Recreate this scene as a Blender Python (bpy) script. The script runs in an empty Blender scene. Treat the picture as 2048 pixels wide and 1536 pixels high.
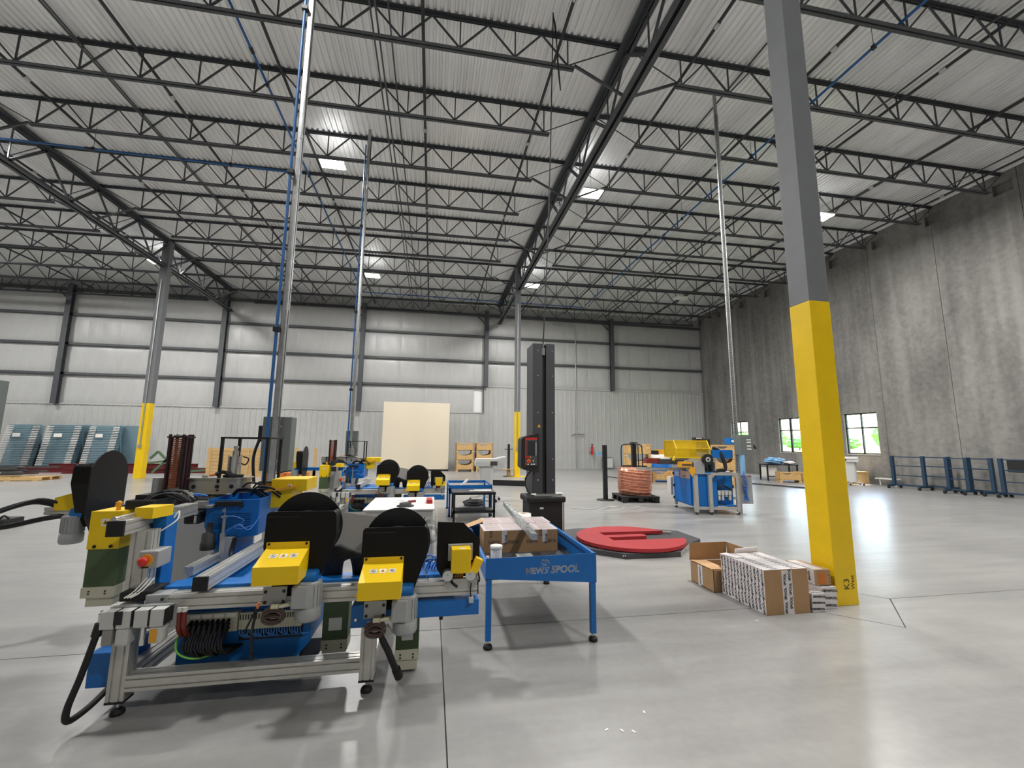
import bpy, bmesh, math, random
from mathutils import Vector, Matrix
random.seed(7)
S = bpy.context.scene
COL = S.collection
# ------------------------------------------------------------------ camera, world, sun, exposure
cam = bpy.data.objects.new('camera', bpy.data.cameras.new('camera')); COL.objects.link(cam)
cam.data.sensor_width = 36.0; cam.data.lens = 851.737 / 2048 * 36.0
cam.data.clip_start = 0.05; cam.data.clip_end = 800
yaw, pit, rol = 0.1835532, 0.1403117, -0.0093509
_f = Vector((math.sin(yaw)*math.cos(pit), math.cos(yaw)*math.cos(pit), math.sin(pit)))
_r = Vector((math.cos(yaw), -math.sin(yaw), 0)); _d = _f.cross(_r)
_rr = _r*math.cos(rol) + _d*math.sin(rol); _dd = _d*math.cos(rol) - _r*math.sin(rol)
_m = Matrix((( _rr.x, -_dd.x, -_f.x, 0), (_rr.y, -_dd.y, -_f.y, 0), (_rr.z, -_dd.z, -_f.z, 1.55), (0, 0, 0, 1)))
cam.matrix_world = _m
S.camera = cam
S.view_settings.view_transform = 'Standard'; S.view_settings.look = 'None'
S.view_settings.gamma = 1.0; S.view_settings.use_curve_mapping = False
S.view_settings.exposure = 0.42
LAMP_W = 420.0       # power of one high-bay lamp
W = bpy.data.worlds.new('sky'); S.world = W; W.use_nodes = True
_n = W.node_tree.nodes; _n.clear()
_o = _n.new('ShaderNodeOutputWorld'); _b = _n.new('ShaderNodeBackground'); _s = _n.new('ShaderNodeTexSky')
_s.sky_type = 'NISHITA'; _s.sun_disc = False; _s.sun_elevation = math.radians(58); _s.sun_rotation = math.radians(100)
_s.air_density = 1.0; _s.dust_density = 3.0
_b.inputs[1].default_value = 1.6
W.node_tree.links.new(_s.outputs[0], _b.inputs[0]); W.node_tree.links.new(_b.outputs[0], _o.inputs[0])
sun = bpy.data.objects.new('sun', bpy.data.lights.new('sun', 'SUN')); COL.objects.link(sun)
sun.data.energy = 16.0; sun.data.angle = 0.01; sun.data.color = (1, .95, .86)
sun.rotation_euler = Vector((-0.62, -0.12, -1.25)).to_track_quat('-Z', 'Y').to_euler()

# ------------------------------------------------------------------ helpers
ORG = {}
def _link(o): COL.objects.link(o); return o
class MB:
    def __init__(self): self.v = []; self.f = []; self.sm = []
    def add(self, vs, fs, smooth=False):
        k = len(self.v); self.v += [tuple(a) for a in vs]
        for f in fs: self.f.append(tuple(i + k for i in f)); self.sm.append(smooth)
        return self
    def box(self, x0, x1, y0, y1, z0, z1, c=0.0):
        if x0 > x1: x0, x1 = x1, x0
        if y0 > y1: y0, y1 = y1, y0
        if z0 > z1: z0, z1 = z1, z0
        c = min(c, (x1-x0)*.45, (y1-y0)*.45, (z1-z0)*.45)
        if c <= 0:
            self.add([(x0,y0,z0),(x1,y0,z0),(x1,y1,z0),(x0,y1,z0),(x0,y0,z1),(x1,y0,z1),(x1,y1,z1),(x0,y1,z1)],
                     [(3,2,1,0),(4,5,6,7),(0,1,5,4),(1,2,6,5),(2,3,7,6),(3,0,4,7)]); return self
        bm = bmesh.new(); bmesh.ops.create_cube(bm, size=1)
        for v in bm.verts: v.co = Vector(((x0+x1)/2+v.co.x*(x1-x0), (y0+y1)/2+v.co.y*(y1-y0), (z0+z1)/2+v.co.z*(z1-z0)))
        bmesh.ops.bevel(bm, geom=list(bm.edges), offset=c, segments=2, affect='EDGES', profile=.6)
        self.bm(bm); return self
    def bm(self, bm, mat=None, smooth=False):
        bm.verts.index_update()
        self.add([tuple((mat @ v.co) if mat else v.co) for v in bm.verts], [[v.index for v in f.verts] for f in bm.faces], smooth); bm.free(); return self
    def obox(self, c, ax, ay, az, hx, hy, hz):   # oriented box, half sizes
        c = Vector(c); ax, ay, az = Vector(ax).normalized(), Vector(ay).normalized(), Vector(az).normalized()
        P = [c + ax*hx*i + ay*hy*j + az*hz*k for k in (-1,1) for i, j in ((-1,-1),(1,-1),(1,1),(-1,1))]
        self.add(P, [(3,2,1,0),(4,5,6,7),(0,1,5,4),(1,2,6,5),(2,3,7,6),(3,0,4,7)]); return self
    def bar(self, p, q, w, h, up=(0,0,1)):       # rectangular bar p->q
        p, q = Vector(p), Vector(q); d = (q-p); l = d.length; d.normalize(); up = Vector(up)
        s = d.cross(up)
        if s.length < 1e-4: s = d.cross(Vector((0,1,0)))
        s.normalize(); u = s.cross(d)
        return self.obox((p+q)/2, d, s, u, l/2, w/2, h/2)
    def cyl(self, p, q, r, n=14, r2=None, smooth=True):
        p, q = Vector(p), Vector(q); d = (q-p).normalized(); r2 = r if r2 is None else r2
        a = d.orthogonal().normalized(); b = d.cross(a); k = len(self.v); 
        A = [p + (a*math.cos(t)+b*math.sin(t))*r for t in [2*math.pi*i/n for i in range(n)]]
        B = [q + (a*math.cos(t)+b*math.sin(t))*r2 for t in [2*math.pi*i/n for i in range(n)]]
        self.add(A+B, [(i, (i+1) % n, n+(i+1) % n, n+i) for i in range(n)], smooth)
        self.add(A, [tuple(range(n-1, -1, -1))]); self.add(B, [tuple(range(n))]); return self
    def ring(self, c, d, r0, r1, t, n=28):       # flat annulus of thickness t along d
        c, d = Vector(c), Vector(d).normalized(); a = d.orthogonal().normalized(); b = d.cross(a)
        P = []
        for i in range(n):
            e = a*math.cos(2*math.pi*i/n) + b*math.sin(2*math.pi*i/n)
            P += [c+e*r0-d*t/2, c+e*r1-d*t/2, c+e*r1+d*t/2, c+e*r0+d*t/2]
        F = []
        for i in range(n):
            j = (i+1) % n
            for s in range(4): F.append((4*i+s, 4*j+s, 4*j+(s+1) % 4, 4*i+(s+1) % 4))
        return self.add(P, F)
    def tube(self, pts, r, n=8, closed=False, step=0):
        P = [Vector(p) for p in pts]
        if step: P = catmull(P, step)
        m = len(P); V = []; prev = None
        for i in range(m):
            t = (P[min(i+1, m-1)] - P[max(i-1, 0)]).normalized()
            if prev is None: a = t.orthogonal().normalized()
            else:
                a = prev - t*prev.dot(t)
                a = a.normalized() if a.length > 1e-6 else t.orthogonal().normalized()
            prev = a; b = t.cross(a)
            V += [P[i] + (a*math.cos(2*math.pi*k/n) + b*math.sin(2*math.pi*k/n))*r for k in range(n)]
        F = [(i*n+k, i*n+(k+1) % n, (i+1)*n+(k+1) % n, (i+1)*n+k) for i in range(m-1) for k in range(n)]
        self.add(V, F, True); self.add(V[:n], [tuple(range(n-1, -1, -1))]); self.add(V[-n:], [tuple(range(n))]); return self
    def prism(self, poly, axis, a, b):           # 2-D polygon extruded along axis a..b ; axis x: (y,z)  y: (x,z)  z: (x,y)
        def P(u, w, t): return (t, u, w) if axis == 'x' else (u, t, w) if axis == 'y' else (u, w, t)
        n = len(poly); A = [P(u, w, a) for u, w in poly]; B = [P(u, w, b) for u, w in poly]
        self.add(A+B, [(i, (i+1) % n, n+(i+1) % n, n+i) for i in range(n)] + [tuple(range(n-1, -1, -1)), tuple(range(n, 2*n))]); return self
    def lathe(self, prof, c=(0,0,0), n=24, smooth=True):   # (r,z) profile round z
        c = Vector(c); m = len(prof)
        V = [(c.x+r*math.cos(2*math.pi*i/n), c.y+r*math.sin(2*math.pi*i/n), c.z+z) for r, z in prof for i in range(n)]
        self.add(V, [(k*n+i, k*n+(i+1) % n, (k+1)*n+(i+1) % n, (k+1)*n+i) for k in range(m-1) for i in range(n)], smooth)
        self.add(V[:n], [tuple(range(n-1, -1, -1))]); self.add(V[-n:], [tuple(range(n))]); return self
    def extr(self, p, q, w, h, nw=1, nh=1, up=(0,0,1), g=.009, dp=.008):   # slotted aluminium profile, w sideways, h along up
        p, q = Vector(p), Vector(q); d = (q-p).normalized(); up = Vector(up); s = d.cross(up).normalized(); u = s.cross(d)
        def edge(a, b, nrm, L, k):
            out = [a]; t = (b-a)/L
            for i in range(k):
                m = (i+.5)/k*L
                out += [a+t*(m-g/2), a+t*(m-g/2)-nrm*dp, a+t*(m+g/2)-nrm*dp, a+t*(m+g/2)]
            return out
        a, b, c, e = -s*w/2-u*h/2, s*w/2-u*h/2, s*w/2+u*h/2, -s*w/2+u*h/2
        R = edge(a, b, -u, w, nw) + edge(b, c, s, h, nh) + edge(c, e, u, w, nw) + edge(e, a, -s, h, nh)
        n = len(R); A = [p+x for x in R]; B = [q+x for x in R]
        self.add(A+B, [(i, (i+1) % n, n+(i+1) % n, n+i) for i in range(n)] + [tuple(range(n-1, -1, -1)), tuple(range(n, 2*n))]); return self
    def mesh(self, name, org=(0,0,0)):
        me = bpy.data.meshes.new(name); ox, oy, oz = org
        me.from_pydata([(x-ox, y-oy, z-oz) for x, y, z in self.v], [], self.f)
        me.polygons.foreach_set('use_smooth', self.sm)
        b = bmesh.new(); b.from_mesh(me); bmesh.ops.recalc_face_normals(b, faces=b.faces); b.to_mesh(me); b.free()
        me.update(); return me
    def build(self, name, mat, parent=None, label=None):
        org = ORG.get(parent.name, (0,0,0)) if parent else (0,0,0)
        me = self.mesh(name, org); me.materials.append(mat)
        o = _link(bpy.data.objects.new(name, me))
        if parent: o.parent = parent; ORG[o.name] = org
        if label: o['label'] = label
        return o
def catmull(P, step):
    out = []
    for i in range(len(P)-1):
        a, b, c, d = P[max(i-1, 0)], P[i], P[i+1], P[min(i+2, len(P)-1)]
        for k in range(step):
            t = k/step
            out.append(.5*((2*b)+(c-a)*t+(2*a-5*b+4*c-d)*t*t+(3*b-a-3*c+d)*t**3))
    return out+[P[-1]]
def thing(name, label, cat, loc=(0,0,0), group=None, rz=0, local=False):
    o = _link(bpy.data.objects.new(name, None)); o.empty_display_size = .1
    o.location = loc; o.rotation_euler = (0, 0, rz)
    o['label'] = label; o['category'] = cat
    if group: o['group'] = group
    ORG[o.name] = (0,0,0) if local else tuple(loc)
    return o
def tag(o, label, cat, group=None):
    o['label'] = label; o['category'] = cat
    if group: o['group'] = group
    return o
def struct(o, label=None, cat=None):
    o['kind'] = 'structure'
    if label: o['label'] = label
    if cat: o['category'] = cat
    return o
def inst(src, parent, loc=(0,0,0), name=None):
    c = src.copy(); _link(c); c.parent = parent; c.location = loc; return c
def copy_tree(o, parent=None):
    c = _link(o.copy()); c.parent = parent
    for ch in o.children: copy_tree(ch, c)
    return c
def center_root(o, label, cat, group=None):      # single mesh thing: move origin to its base
    me = o.data; xs = [v.co for v in me.vertices]
    c = Vector(((min(v.x for v in xs)+max(v.x for v in xs))/2, (min(v.y for v in xs)+max(v.y for v in xs))/2, min(v.z for v in xs)))
    me.transform(Matrix.Translation(-c)); o.location = c; return tag(o, label, cat, group)
ORD = ['first','second','third','fourth','fifth','sixth','seventh','eighth','ninth','tenth','eleventh','twelfth','thirteenth','fourteenth','fifteenth','sixteenth']

# ------------------------------------------------------------------ materials
def mat(name, col, rough=.5, metal=0.0, noise=0.0, nscale=8.0, bump=0.0, bscale=60.0, spec=.5, emit=None, estr=0, alpha=1, trans=0, stretch=None, coat=0):
    m = bpy.data.materials.new(name); m.use_nodes = True; nt = m.node_tree; b = nt.nodes['Principled BSDF']
    b.inputs['Base Color'].default_value = (*col, 1); b.inputs['Roughness'].default_value = rough; b.inputs['Metallic'].default_value = metal
    b.inputs['Specular IOR Level'].default_value = spec
    if coat: b.inputs['Coat Weight'].default_value = coat; b.inputs['Coat Roughness'].default_value = .12
    if trans: b.inputs['Transmission Weight'].default_value = trans
    if alpha < 1: b.inputs['Alpha'].default_value = alpha
    if emit: b.inputs['Emission Color'].default_value = (*emit, 1); b.inputs['Emission Strength'].default_value = estr
    if noise or bump:
        tc = nt.nodes.new('ShaderNodeTexCoord'); mp = nt.nodes.new('ShaderNodeMapping')
        if stretch: mp.inputs['Scale'].default_value = stretch
        nt.links.new(tc.outputs['Object'], mp.inputs[0])
    if noise:
        t = nt.nodes.new('ShaderNodeTexNoise'); t.inputs['Scale'].default_value = nscale; t.inputs['Detail'].default_value = 6
        nt.links.new(mp.outputs[0], t.inputs['Vector'])
        r = nt.nodes.new('ShaderNodeMapRange'); r.inputs[1].default_value = .3; r.inputs[2].default_value = .7
        r.inputs[3].default_value = 1-noise; r.inputs[4].default_value = 1+noise
        nt.links.new(t.outputs[0], r.inputs[0])
        x = nt.nodes.new('ShaderNodeVectorMath'); x.operation = 'SCALE'; x.inputs[0].default_value = col
        nt.links.new(r.outputs[0], x.inputs['Scale']); nt.links.new(x.outputs[0], b.inputs['Base Color'])
    if bump:
        t = nt.nodes.new('ShaderNodeTexNoise'); t.inputs['Scale'].default_value = bscale; t.inputs['Detail'].default_value = 3
        nt.links.new(mp.outputs[0], t.inputs['Vector'])
        u = nt.nodes.new('ShaderNodeBump'); u.inputs['Strength'].default_value = bump; u.inputs['Distance'].default_value = .01
        nt.links.new(t.outputs[0], u.inputs['Height']); nt.links.new(u.outputs[0], b.inputs['Normal'])
    return m
def lin(h):
    h = h.lstrip('#'); return tuple(((int(h[i:i+2], 16)/255+.055)/1.055)**2.4 if int(h[i:i+2], 16) > 10 else int(h[i:i+2], 16)/255/12.92 for i in (0, 2, 4))
M = {}
M['steel'] = mat('painted_steel', lin('45484c'), .55, noise=.12, nscale=3)
M['girt'] = mat('girt_steel', lin('4a4d50'), .55, noise=.1, nscale=3)
M['deck'] = mat('roof_deck', lin('e8e9e9'), .36, .2, noise=.1, nscale=1.3, stretch=(1, .3, 1))
M['vinyl'] = mat('white_vinyl', lin('b3b4b3'), .36, noise=.04, nscale=2, bump=.35, bscale=5, stretch=(4, 1, .6))
M['liner'] = mat('liner_panel', lin('b0b1af'), .45, noise=.05, nscale=1.5)
M['yellow'] = mat('safety_yellow', lin('f0c800'), .42, noise=.05, nscale=4)
M['colgrey'] = mat('column_grey', lin('74767a'), .55, noise=.05, nscale=5)
M['black'] = mat('black_paint', lin('101113'), .5)
M['pipeblack'] = mat('sprinkler_pipe', lin('2b2d31'), .5, noise=.15, nscale=6)
M['galv'] = mat('galvanised', lin('b4b6b6'), .38, .75, noise=.12, nscale=14)
M['airblue'] = mat('air_pipe_blue', lin('1f5a94'), .45)
M['lampwhite'] = mat('lamp_housing', lin('e4e4e2'), .5)
M['lampglow'] = mat('lamp_glow', (1, 1, 1), .5, emit=(1, .9, .74), estr=26)
M['lampoff'] = mat('lamp_lens_off', lin('dcdcd8'), .4)
M['winframe'] = mat('window_frame_dark', lin('2c3034'), .4, .3)
M['reddish'] = mat('red_oxide', lin('6d1f22'), .55, noise=.15, nscale=6)
def glassmat(name, tint=(1,1,1), rough=0.0, mixv=.08):
    m = bpy.data.materials.new(name); m.use_nodes = True; nt = m.node_tree; nt.nodes.clear()
    o = nt.nodes.new('ShaderNodeOutputMaterial'); t = nt.nodes.new('ShaderNodeBsdfTransparent'); g = nt.nodes.new('ShaderNodeBsdfGlossy'); x = nt.nodes.new('ShaderNodeMixShader')
    t.inputs[0].default_value = (*tint, 1); g.inputs['Roughness'].default_value = rough; x.inputs[0].default_value = mixv
    nt.links.new(t.outputs[0], x.inputs[1]); nt.links.new(g.outputs[0], x.inputs[2]); nt.links.new(x.outputs[0], o.inputs[0]); return m
M['glass'] = glassmat('window_glass', (.97, .99, .98), 0, .06)
def concrete_floor():
    m = bpy.data.materials.new('polished_concrete'); m.use_nodes = True; nt = m.node_tree; b = nt.nodes['Principled BSDF']; N = nt.nodes.new; L = nt.links.new
    tc = N('ShaderNodeTexCoord')
    def noise(sc, det, vec=None, dist=0):
        t = N('ShaderNodeTexNoise'); t.inputs['Scale'].default_value = sc; t.inputs['Detail'].default_value = det; t.inputs['Distortion'].default_value = dist
        L(vec or tc.outputs['Object'], t.inputs['Vector']); return t
    mp = N('ShaderNodeMapping'); mp.inputs['Rotation'].default_value = (0, 0, .15); mp.inputs['Scale'].default_value = (.35, 2.0, 1); L(tc.outputs['Object'], mp.inputs[0])
    a = noise(.45, 5); c = noise(2.2, 8, mp.outputs[0], .1); e = noise(14, 6)
    ra = N('ShaderNodeValToRGB'); ra.color_ramp.elements[0].color = (*lin('7f7e7d'), 1); ra.color_ramp.elements[1].color = (*lin('a6a5a2'), 1)
    ra.color_ramp.elements[0].position = .3; ra.color_ramp.elements[1].position = .7
    s1 = N('ShaderNodeMath'); s1.operation = 'MULTIPLY_ADD'; L(a.outputs[0], s1.inputs[0]); s1.inputs[1].default_value = .45
    s2 = N('ShaderNodeMath'); s2.operation = 'MULTIPLY_ADD'; L(c.outputs[0], s2.inputs[0]); s2.inputs[1].default_value = .4
    s3 = N('ShaderNodeMath'); s3.operation = 'MULTIPLY'; L(e.outputs[0], s3.inputs[0]); s3.inputs[1].default_value = .15
    L(s3.outputs[0], s2.inputs[2]); L(s2.outputs[0], s1.inputs[2]); L(s1.outputs[0], ra.inputs[0]); L(ra.outputs[0], b.inputs['Base Color'])
    rr = N('ShaderNodeMapRange'); rr.inputs[1].default_value = 0; rr.inputs[2].default_value = 1; rr.inputs[3].default_value = .2; rr.inputs[4].default_value = .38
    L(a.outputs[0], rr.inputs[0]); b.inputs['Roughness'].default_value = .28
    b.inputs['Specular IOR Level'].default_value = .28
    w = noise(7.0, 1, mp.outputs[0], 0); bu = N('ShaderNodeBump'); bu.inputs['Strength'].default_value = .1; bu.inputs['Distance'].default_value = .012
    L(w.outputs[0], bu.inputs['Height']); L(bu.outputs[0], b.inputs['Normal']); return m
M['floor'] = concrete_floor()
M['joint'] = mat('joint_filler', lin('5a5651'), .8)
def concrete_wall():
    m = bpy.data.materials.new('tilt_up_concrete'); m.use_nodes = True; nt = m.node_tree; b = nt.nodes['Principled BSDF']; N = nt.nodes.new; L = nt.links.new
    ge = N('ShaderNodeNewGeometry')
    def noise(sc, det, s):
        mp = N('ShaderNodeMapping'); mp.inputs['Scale'].default_value = s; L(ge.outputs['Position'], mp.inputs[0])
        t = N('ShaderNodeTexNoise'); t.inputs['Scale'].default_value = sc; t.inputs['Detail'].default_value = det; L(mp.outputs[0], t.inputs['Vector']); return t
    a = noise(1.0, 6, (1, .55, .28)); c = noise(1.0, 7, (1, 2.6, .16)); e = noise(1.0, 8, (6, 6, 6)); g = noise(1.0, 3, (1, 1.1, .05))
    s1 = N('ShaderNodeMath'); s1.operation = 'MULTIPLY_ADD'; s1.inputs[1].default_value = .42; L(a.outputs[0], s1.inputs[0])
    s2 = N('ShaderNodeMath'); s2.operation = 'MULTIPLY_ADD'; s2.inputs[1].default_value = .34; L(c.outputs[0], s2.inputs[0])
    s3 = N('ShaderNodeMath'); s3.operation = 'MULTIPLY'; s3.inputs[1].default_value = .24; L(e.outputs[0], s3.inputs[0])
    L(s3.outputs[0], s2.inputs[2]); L(s2.outputs[0], s1.inputs[2])
    ra = N('ShaderNodeValToRGB'); ra.color_ramp.elements[0].color = (*lin('5a5956'), 1); ra.color_ramp.elements[1].color = (*lin('999793'), 1)
    ra.color_ramp.elements[0].position = .34; ra.color_ramp.elements[1].position = .66; L(s1.outputs[0], ra.inputs[0])
    st = N('ShaderNodeMapRange'); st.inputs[1].default_value = .6; st.inputs[2].default_value = .74; L(g.outputs[0], st.inputs[0])
    mx = N('ShaderNodeMixRGB'); mx.inputs[2].default_value = (*lin('a9a69e'), 1); sc = N('ShaderNodeMath'); sc.operation = 'MULTIPLY'; sc.inputs[1].default_value = .55
    L(st.outputs[0], sc.inputs[0]); L(sc.outputs[0], mx.inputs[0]); L(ra.outputs[0], mx.inputs[1]); L(mx.outputs[0], b.inputs['Base Color'])
    b.inputs['Roughness'].default_value = .7
    bu = N('ShaderNodeBump'); bu.inputs['Strength'].default_value = .15; bu.inputs['Distance'].default_value = .01; L(e.outputs[0], bu.inputs['Height']); L(bu.outputs[0], b.inputs['Normal'])
    return m
M['concrete'] = concrete_wall()

# ------------------------------------------------------------------ the hall
XR, YF, XL, YB = 18.9, 27.2, -30.0, -14.0
XC, YN, YC = 4.11, 3.92, 20.65           # column grid
JP = 2.091                                # joist spacing
def zd(x): return 10.72 + .012*(x-XC)    # underside of roof deck
# floor: base + slabs parted by joints
fl = struct(MB().box(XL-1, XR+.4, YB-1, YF+.4, -.2, -.012).build('floor', M['joint']), 'grey polished concrete hall floor', 'floor')
def slab(poly):
    o = MB().prism(poly, 'z', -.012, 0).build('slab', M['floor'], fl); return o
jw = .004
cxn, cyn, dh = XC, YN, .62
slab([(XL-1, YB-1), (.13-jw, YB-1), (.13-jw, 3.88-jw), (XL-1, 3.88-jw)])
slab([(XL-1, 3.88+jw), (.13-jw, 3.88+jw), (.13-jw, YF+.4), (XL-1, YF+.4)])
slab([(.13+jw, YB-1), (XR+.4, YB-1), (XR+.4, 3.88-jw), (cxn+dh, 3.88-jw), (cxn, 3.88-dh), (cxn-dh, 3.88-jw), (.13+jw, 3.88-jw)])
slab([(.13+jw, 3.88+jw), (cxn-dh, 3.88+jw), (cxn, 3.88+dh), (cxn+dh, 3.88+jw), (XR+.4, 3.88+jw), (XR+.4, YF+.4), (.13+jw, YF+.4)])
slab([(cxn-dh+.012, 3.88), (cxn, 3.88-dh+.012), (cxn+dh-.012, 3.88), (cxn, 3.88+dh-.012)])

# ceiling: ribbed deck, ribs run in depth
def ribbed(x0, x1, pitch, depth):
    P = []; x = x0
    while x < x1:
        for u, w in ((0, 0), (.42, 0), (.56, 1), (.86, 1)): P.append((x+u*pitch, w*depth))
        x += pitch
    return P
c = MB(); P = ribbed(XL, XR+.3, .152, .04); n = len(P)
V = [(x, YB, zd(x)+h) for x, h in P] + [(x, YF+.3, zd(x)+h) for x, h in P]
c.add(V, [(i, i+1, n+i+1, n+i) for i in range(n-1)])
ceil = struct(c.build('ceiling', M['deck']), 'ribbed light grey metal roof deck', 'ceiling')
cap = MB().box(XL-.5, XR+.6, YB-.5, YF+.6, zd(XR)+.25, zd(XR)+.4).build('roof_cover', M['lampwhite'], ceil)
# sheet laps: narrow strips where two deck sheets meet
lap = None
for x in [XL + .912*k for k in range(3, 53)]:
    if lap is None: m0 = MB().box(-.012, .012, YB, YF+.3, -.006, .002).mesh('lap'); m0.materials.append(M['deck']); lap = m0
    o = _link(bpy.data.objects.new('sheet_lap', lap)); o.parent = ceil; o.location = (x, 0, zd(x)+.001)
# far wall
wf = struct(MB().box(XL-.3, XR+.3, YF+.12, YF+.4, -.1, 11.1).build('wall_far', M['lampwhite']), 'far metal-clad wall with white insulation and dark girts', 'wall')
SX = 3.2                                  # the liner steps up here
GZ = [5.23, 6.9, 8.58]; EZ = 10.0
WC = [-20.05, -12.2, -4.42, 3.3, 11.98]   # wall columns
# pillowed vinyl blankets between the girts
def pillow(w, h, nx=8, nz=10, b=.07):
    m = MB(); V = []
    for j in range(nz+1):
        for i in range(nx+1):
            u, t = i/nx, j/nz
            d = b*(1-(2*t-1)**4)*(.75+.25*math.sin(math.pi*u)) + .012*math.sin(9*u+2*t)*math.sin(math.pi*t)
            V.append(((u-.5)*w, -d, t*h))
    m.add(V, [(j*(nx+1)+i, j*(nx+1)+i+1, (j+1)*(nx+1)+i+1, (j+1)*(nx+1)+i) for j in range(nz) for i in range(nx)], True)
    me = m.mesh('insulation_blanket'); me.materials.append(M['vinyl']); return me
rows = [(3.45, GZ[0]), (GZ[0], GZ[1]), (GZ[1], GZ[2]), (GZ[2], zd(-8)+.05)]
pw = 1.55; PM = [pillow(pw-.004, b-a) for a, b in rows]
k = 0; x = XL
while x < XR:
    for r, (a, b) in enumerate(rows):
        if r == 0 and x > SX-.9: continue
        o = _link(bpy.data.objects.new('insulation_blanket', PM[r])); o.parent = wf; o.location = (x+pw/2, YF+.1, a)
        if x+pw > XR: o.scale.x = (XR-x)/pw; o.location.x = (x+XR)/2
    x += pw
for i, z in enumerate(GZ):                # girts: channels with a lip
    xe = XR
    m = MB().box(XL, xe if i else SX, YF-.12, YF+.03, z-.01, z).box(XL, xe if i else SX, YF-.12, YF-.105, z-.11, z).box(XL, xe if i else SX, YF-.12, YF+.03, z-.12, z-.11)
    m.build('girt', M['girt'], wf)
MB().box(XL, XR, YF-.16, YF+.03, EZ-.13, EZ+.02).build('eave_strut', M['girt'], wf)
MB().box(SX-.06, SX, YF-.14, YF+.05, 3.5, GZ[0]).build('jamb_channel', M['girt'], wf)
def liner(w, h):
    m = MB(); pr = []
    for u, d in ((0, 0), (.012, .03), (.05, .03), (.062, 0), (.145, 0), (.15, .006), (.16, .006), (.165, 0), (.2285, 0)):
        pr.append((u, d))
    P = [(u+.2285*4/3*k*1.0, d) for k in range(3) for u, d in [(a*4/3, b) for a, b in pr]]
    n = len(P); V = [(x, -d, 0) for x, d in P] + [(x, -d, h) for x, d in P]
    m.add(V, [(i, i+1, n+i+1, n+i) for i in range(n-1)]); me = m.mesh('liner_panel'); me.materials.append(M['liner']); return me
LA, LB = liner(.914, 3.5), liner(.914, 5.22)
x = XL
while x < SX-.01:
    o = _link(bpy.data.objects.new('liner_panel', LA)); o.parent = wf; o.location = (x, YF-.02, 0); x += .914
    if x+.914 > SX: x0 = x; break
o = _link(bpy.data.objects.new('liner_panel', LA)); o.parent = wf; o.location = (x0, YF-.02, 0); o.scale.x = (SX-x0)/.914
x = SX
while x < XR-.1:
    o = _link(bpy.data.objects.new('liner_panel', LB)); o.parent = wf; o.location = (x, YF-.02, 0)
    if x+.914 > XR: o.scale.x = (XR-x)/.914
    x += .914
MB().box(XL, SX, YF-.075, YF, 3.48, 3.56).build('cap_flashing', M['liner'], wf)
MB().box(SX-.03, XR, YF-.075, YF, 5.19, 5.27).build('cap_flashing', M['liner'], wf)
MB().box(SX-.03, SX+.04, YF-.07, YF-.015, 3.5, 5.2).build('corner_flashing', M['liner'], wf)
MB().box(SX, XR, YF-.055, YF-.01, 0, .07).build('base_flashing', M['liner'], wf)

# right wall: tilt-up concrete panels with window openings and joist pockets
wr = struct(MB().box(XR+.18, XR+.3, YB, YF+.3, 10.2, 11.2).build('wall_right', M['concrete']), 'stained grey tilt-up concrete wall', 'wall')
TH = .2
WIN = [(15.25, 16.75), (19.1, 20.62), (22.98, 24.45)]; WZ0, WZ1 = 1.25, 3.08
JT = [27.5, 24.9, 22.4, 19.9, 17.4, 14.9, 12.37, 9.8, 7.2, 4.6, 2.0, -.6, -3.2, -5.8, -8.4, -11, -14]
pk = [YC+JP*k for k in range(-16, 4)]
PT = 10.2
for a, b in zip(JT[1:], JT[:-1]):
    m = MB(); a2, b2 = a+.008, b-.008
    ws = [w for w in WIN if w[0] < b2 and w[1] > a2]
    segs = []; y = a2
    for w0, w1 in ws:
        w0, w1 = max(w0, a2), min(w1, b2)
        if w0 > y: m.box(XR, XR+TH, y, w0, 0, PT)
        m.box(XR, XR+TH, w0, w1, 0, WZ0); m.box(XR, XR+TH, w0, w1, WZ1, PT); y = w1
    if y < b2: m.box(XR, XR+TH, y, b2, 0, PT)
    y = a2                                 # top strip with pockets
    for p in sorted(pk):
        p0, p1 = p-.27, p+.27
        if p1 < a2 or p0 > b2: continue
        if p0 > y: m.box(XR, XR+TH, y, p0, PT, 10.62)
        y = max(y, p1)
    if y < b2: m.box(XR, XR+TH, y, b2, PT, 10.62)
    m.box(XR, XR+TH, a2, b2, 10.62, 11.1)
    m.build('concrete_panel', M['concrete'], wr)
    MB().box(XR+.03, XR+.1, a-.009, a+.009, 0, PT).build('joint_sealant', M['joint'], wr)
for i, (w0, w1) in enumerate(WIN):
    nm = f'window_{i+1}'
    f = MB(); t = .055; d0, d1 = XR+.07, XR+.14; zm = WZ0 + (WZ1-WZ0)*.64; ym = (w0+w1)/2
    f.box(d0, d1, w0, w1, WZ0, WZ0+t).box(d0, d1, w0, w1, WZ1-t, WZ1).box(d0, d1, w0, w0+t, WZ0, WZ1).box(d0, d1, w1-t, w1, WZ0, WZ1)
    f.box(d0, d1, ym-t/2, ym+t/2, WZ0, WZ1).box(d0, d1, w0, w1, zm-t/2, zm+t/2)
    fo = struct(f.build(nm, M['winframe']), ['dark framed four-pane window nearest the blue racks', 'dark framed four-pane window beside the near yellow column', 'dark framed window behind the grey switch box pole'][i], 'window')
    for (a, b) in ((w0+t, ym-t/2), (ym+t/2, w1-t)):
        for (p, q) in ((WZ0+t, zm-t/2), (zm+t/2, WZ1-t)):
            MB().box(XR+.1, XR+.106, a, b, p, q).build('pane', M['glass'], fo)
    MB().box(XR-.03, XR+.07, w0-.03, w1+.03, WZ0-.04, WZ0+.002).build('sill', M['liner'], fo)
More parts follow.
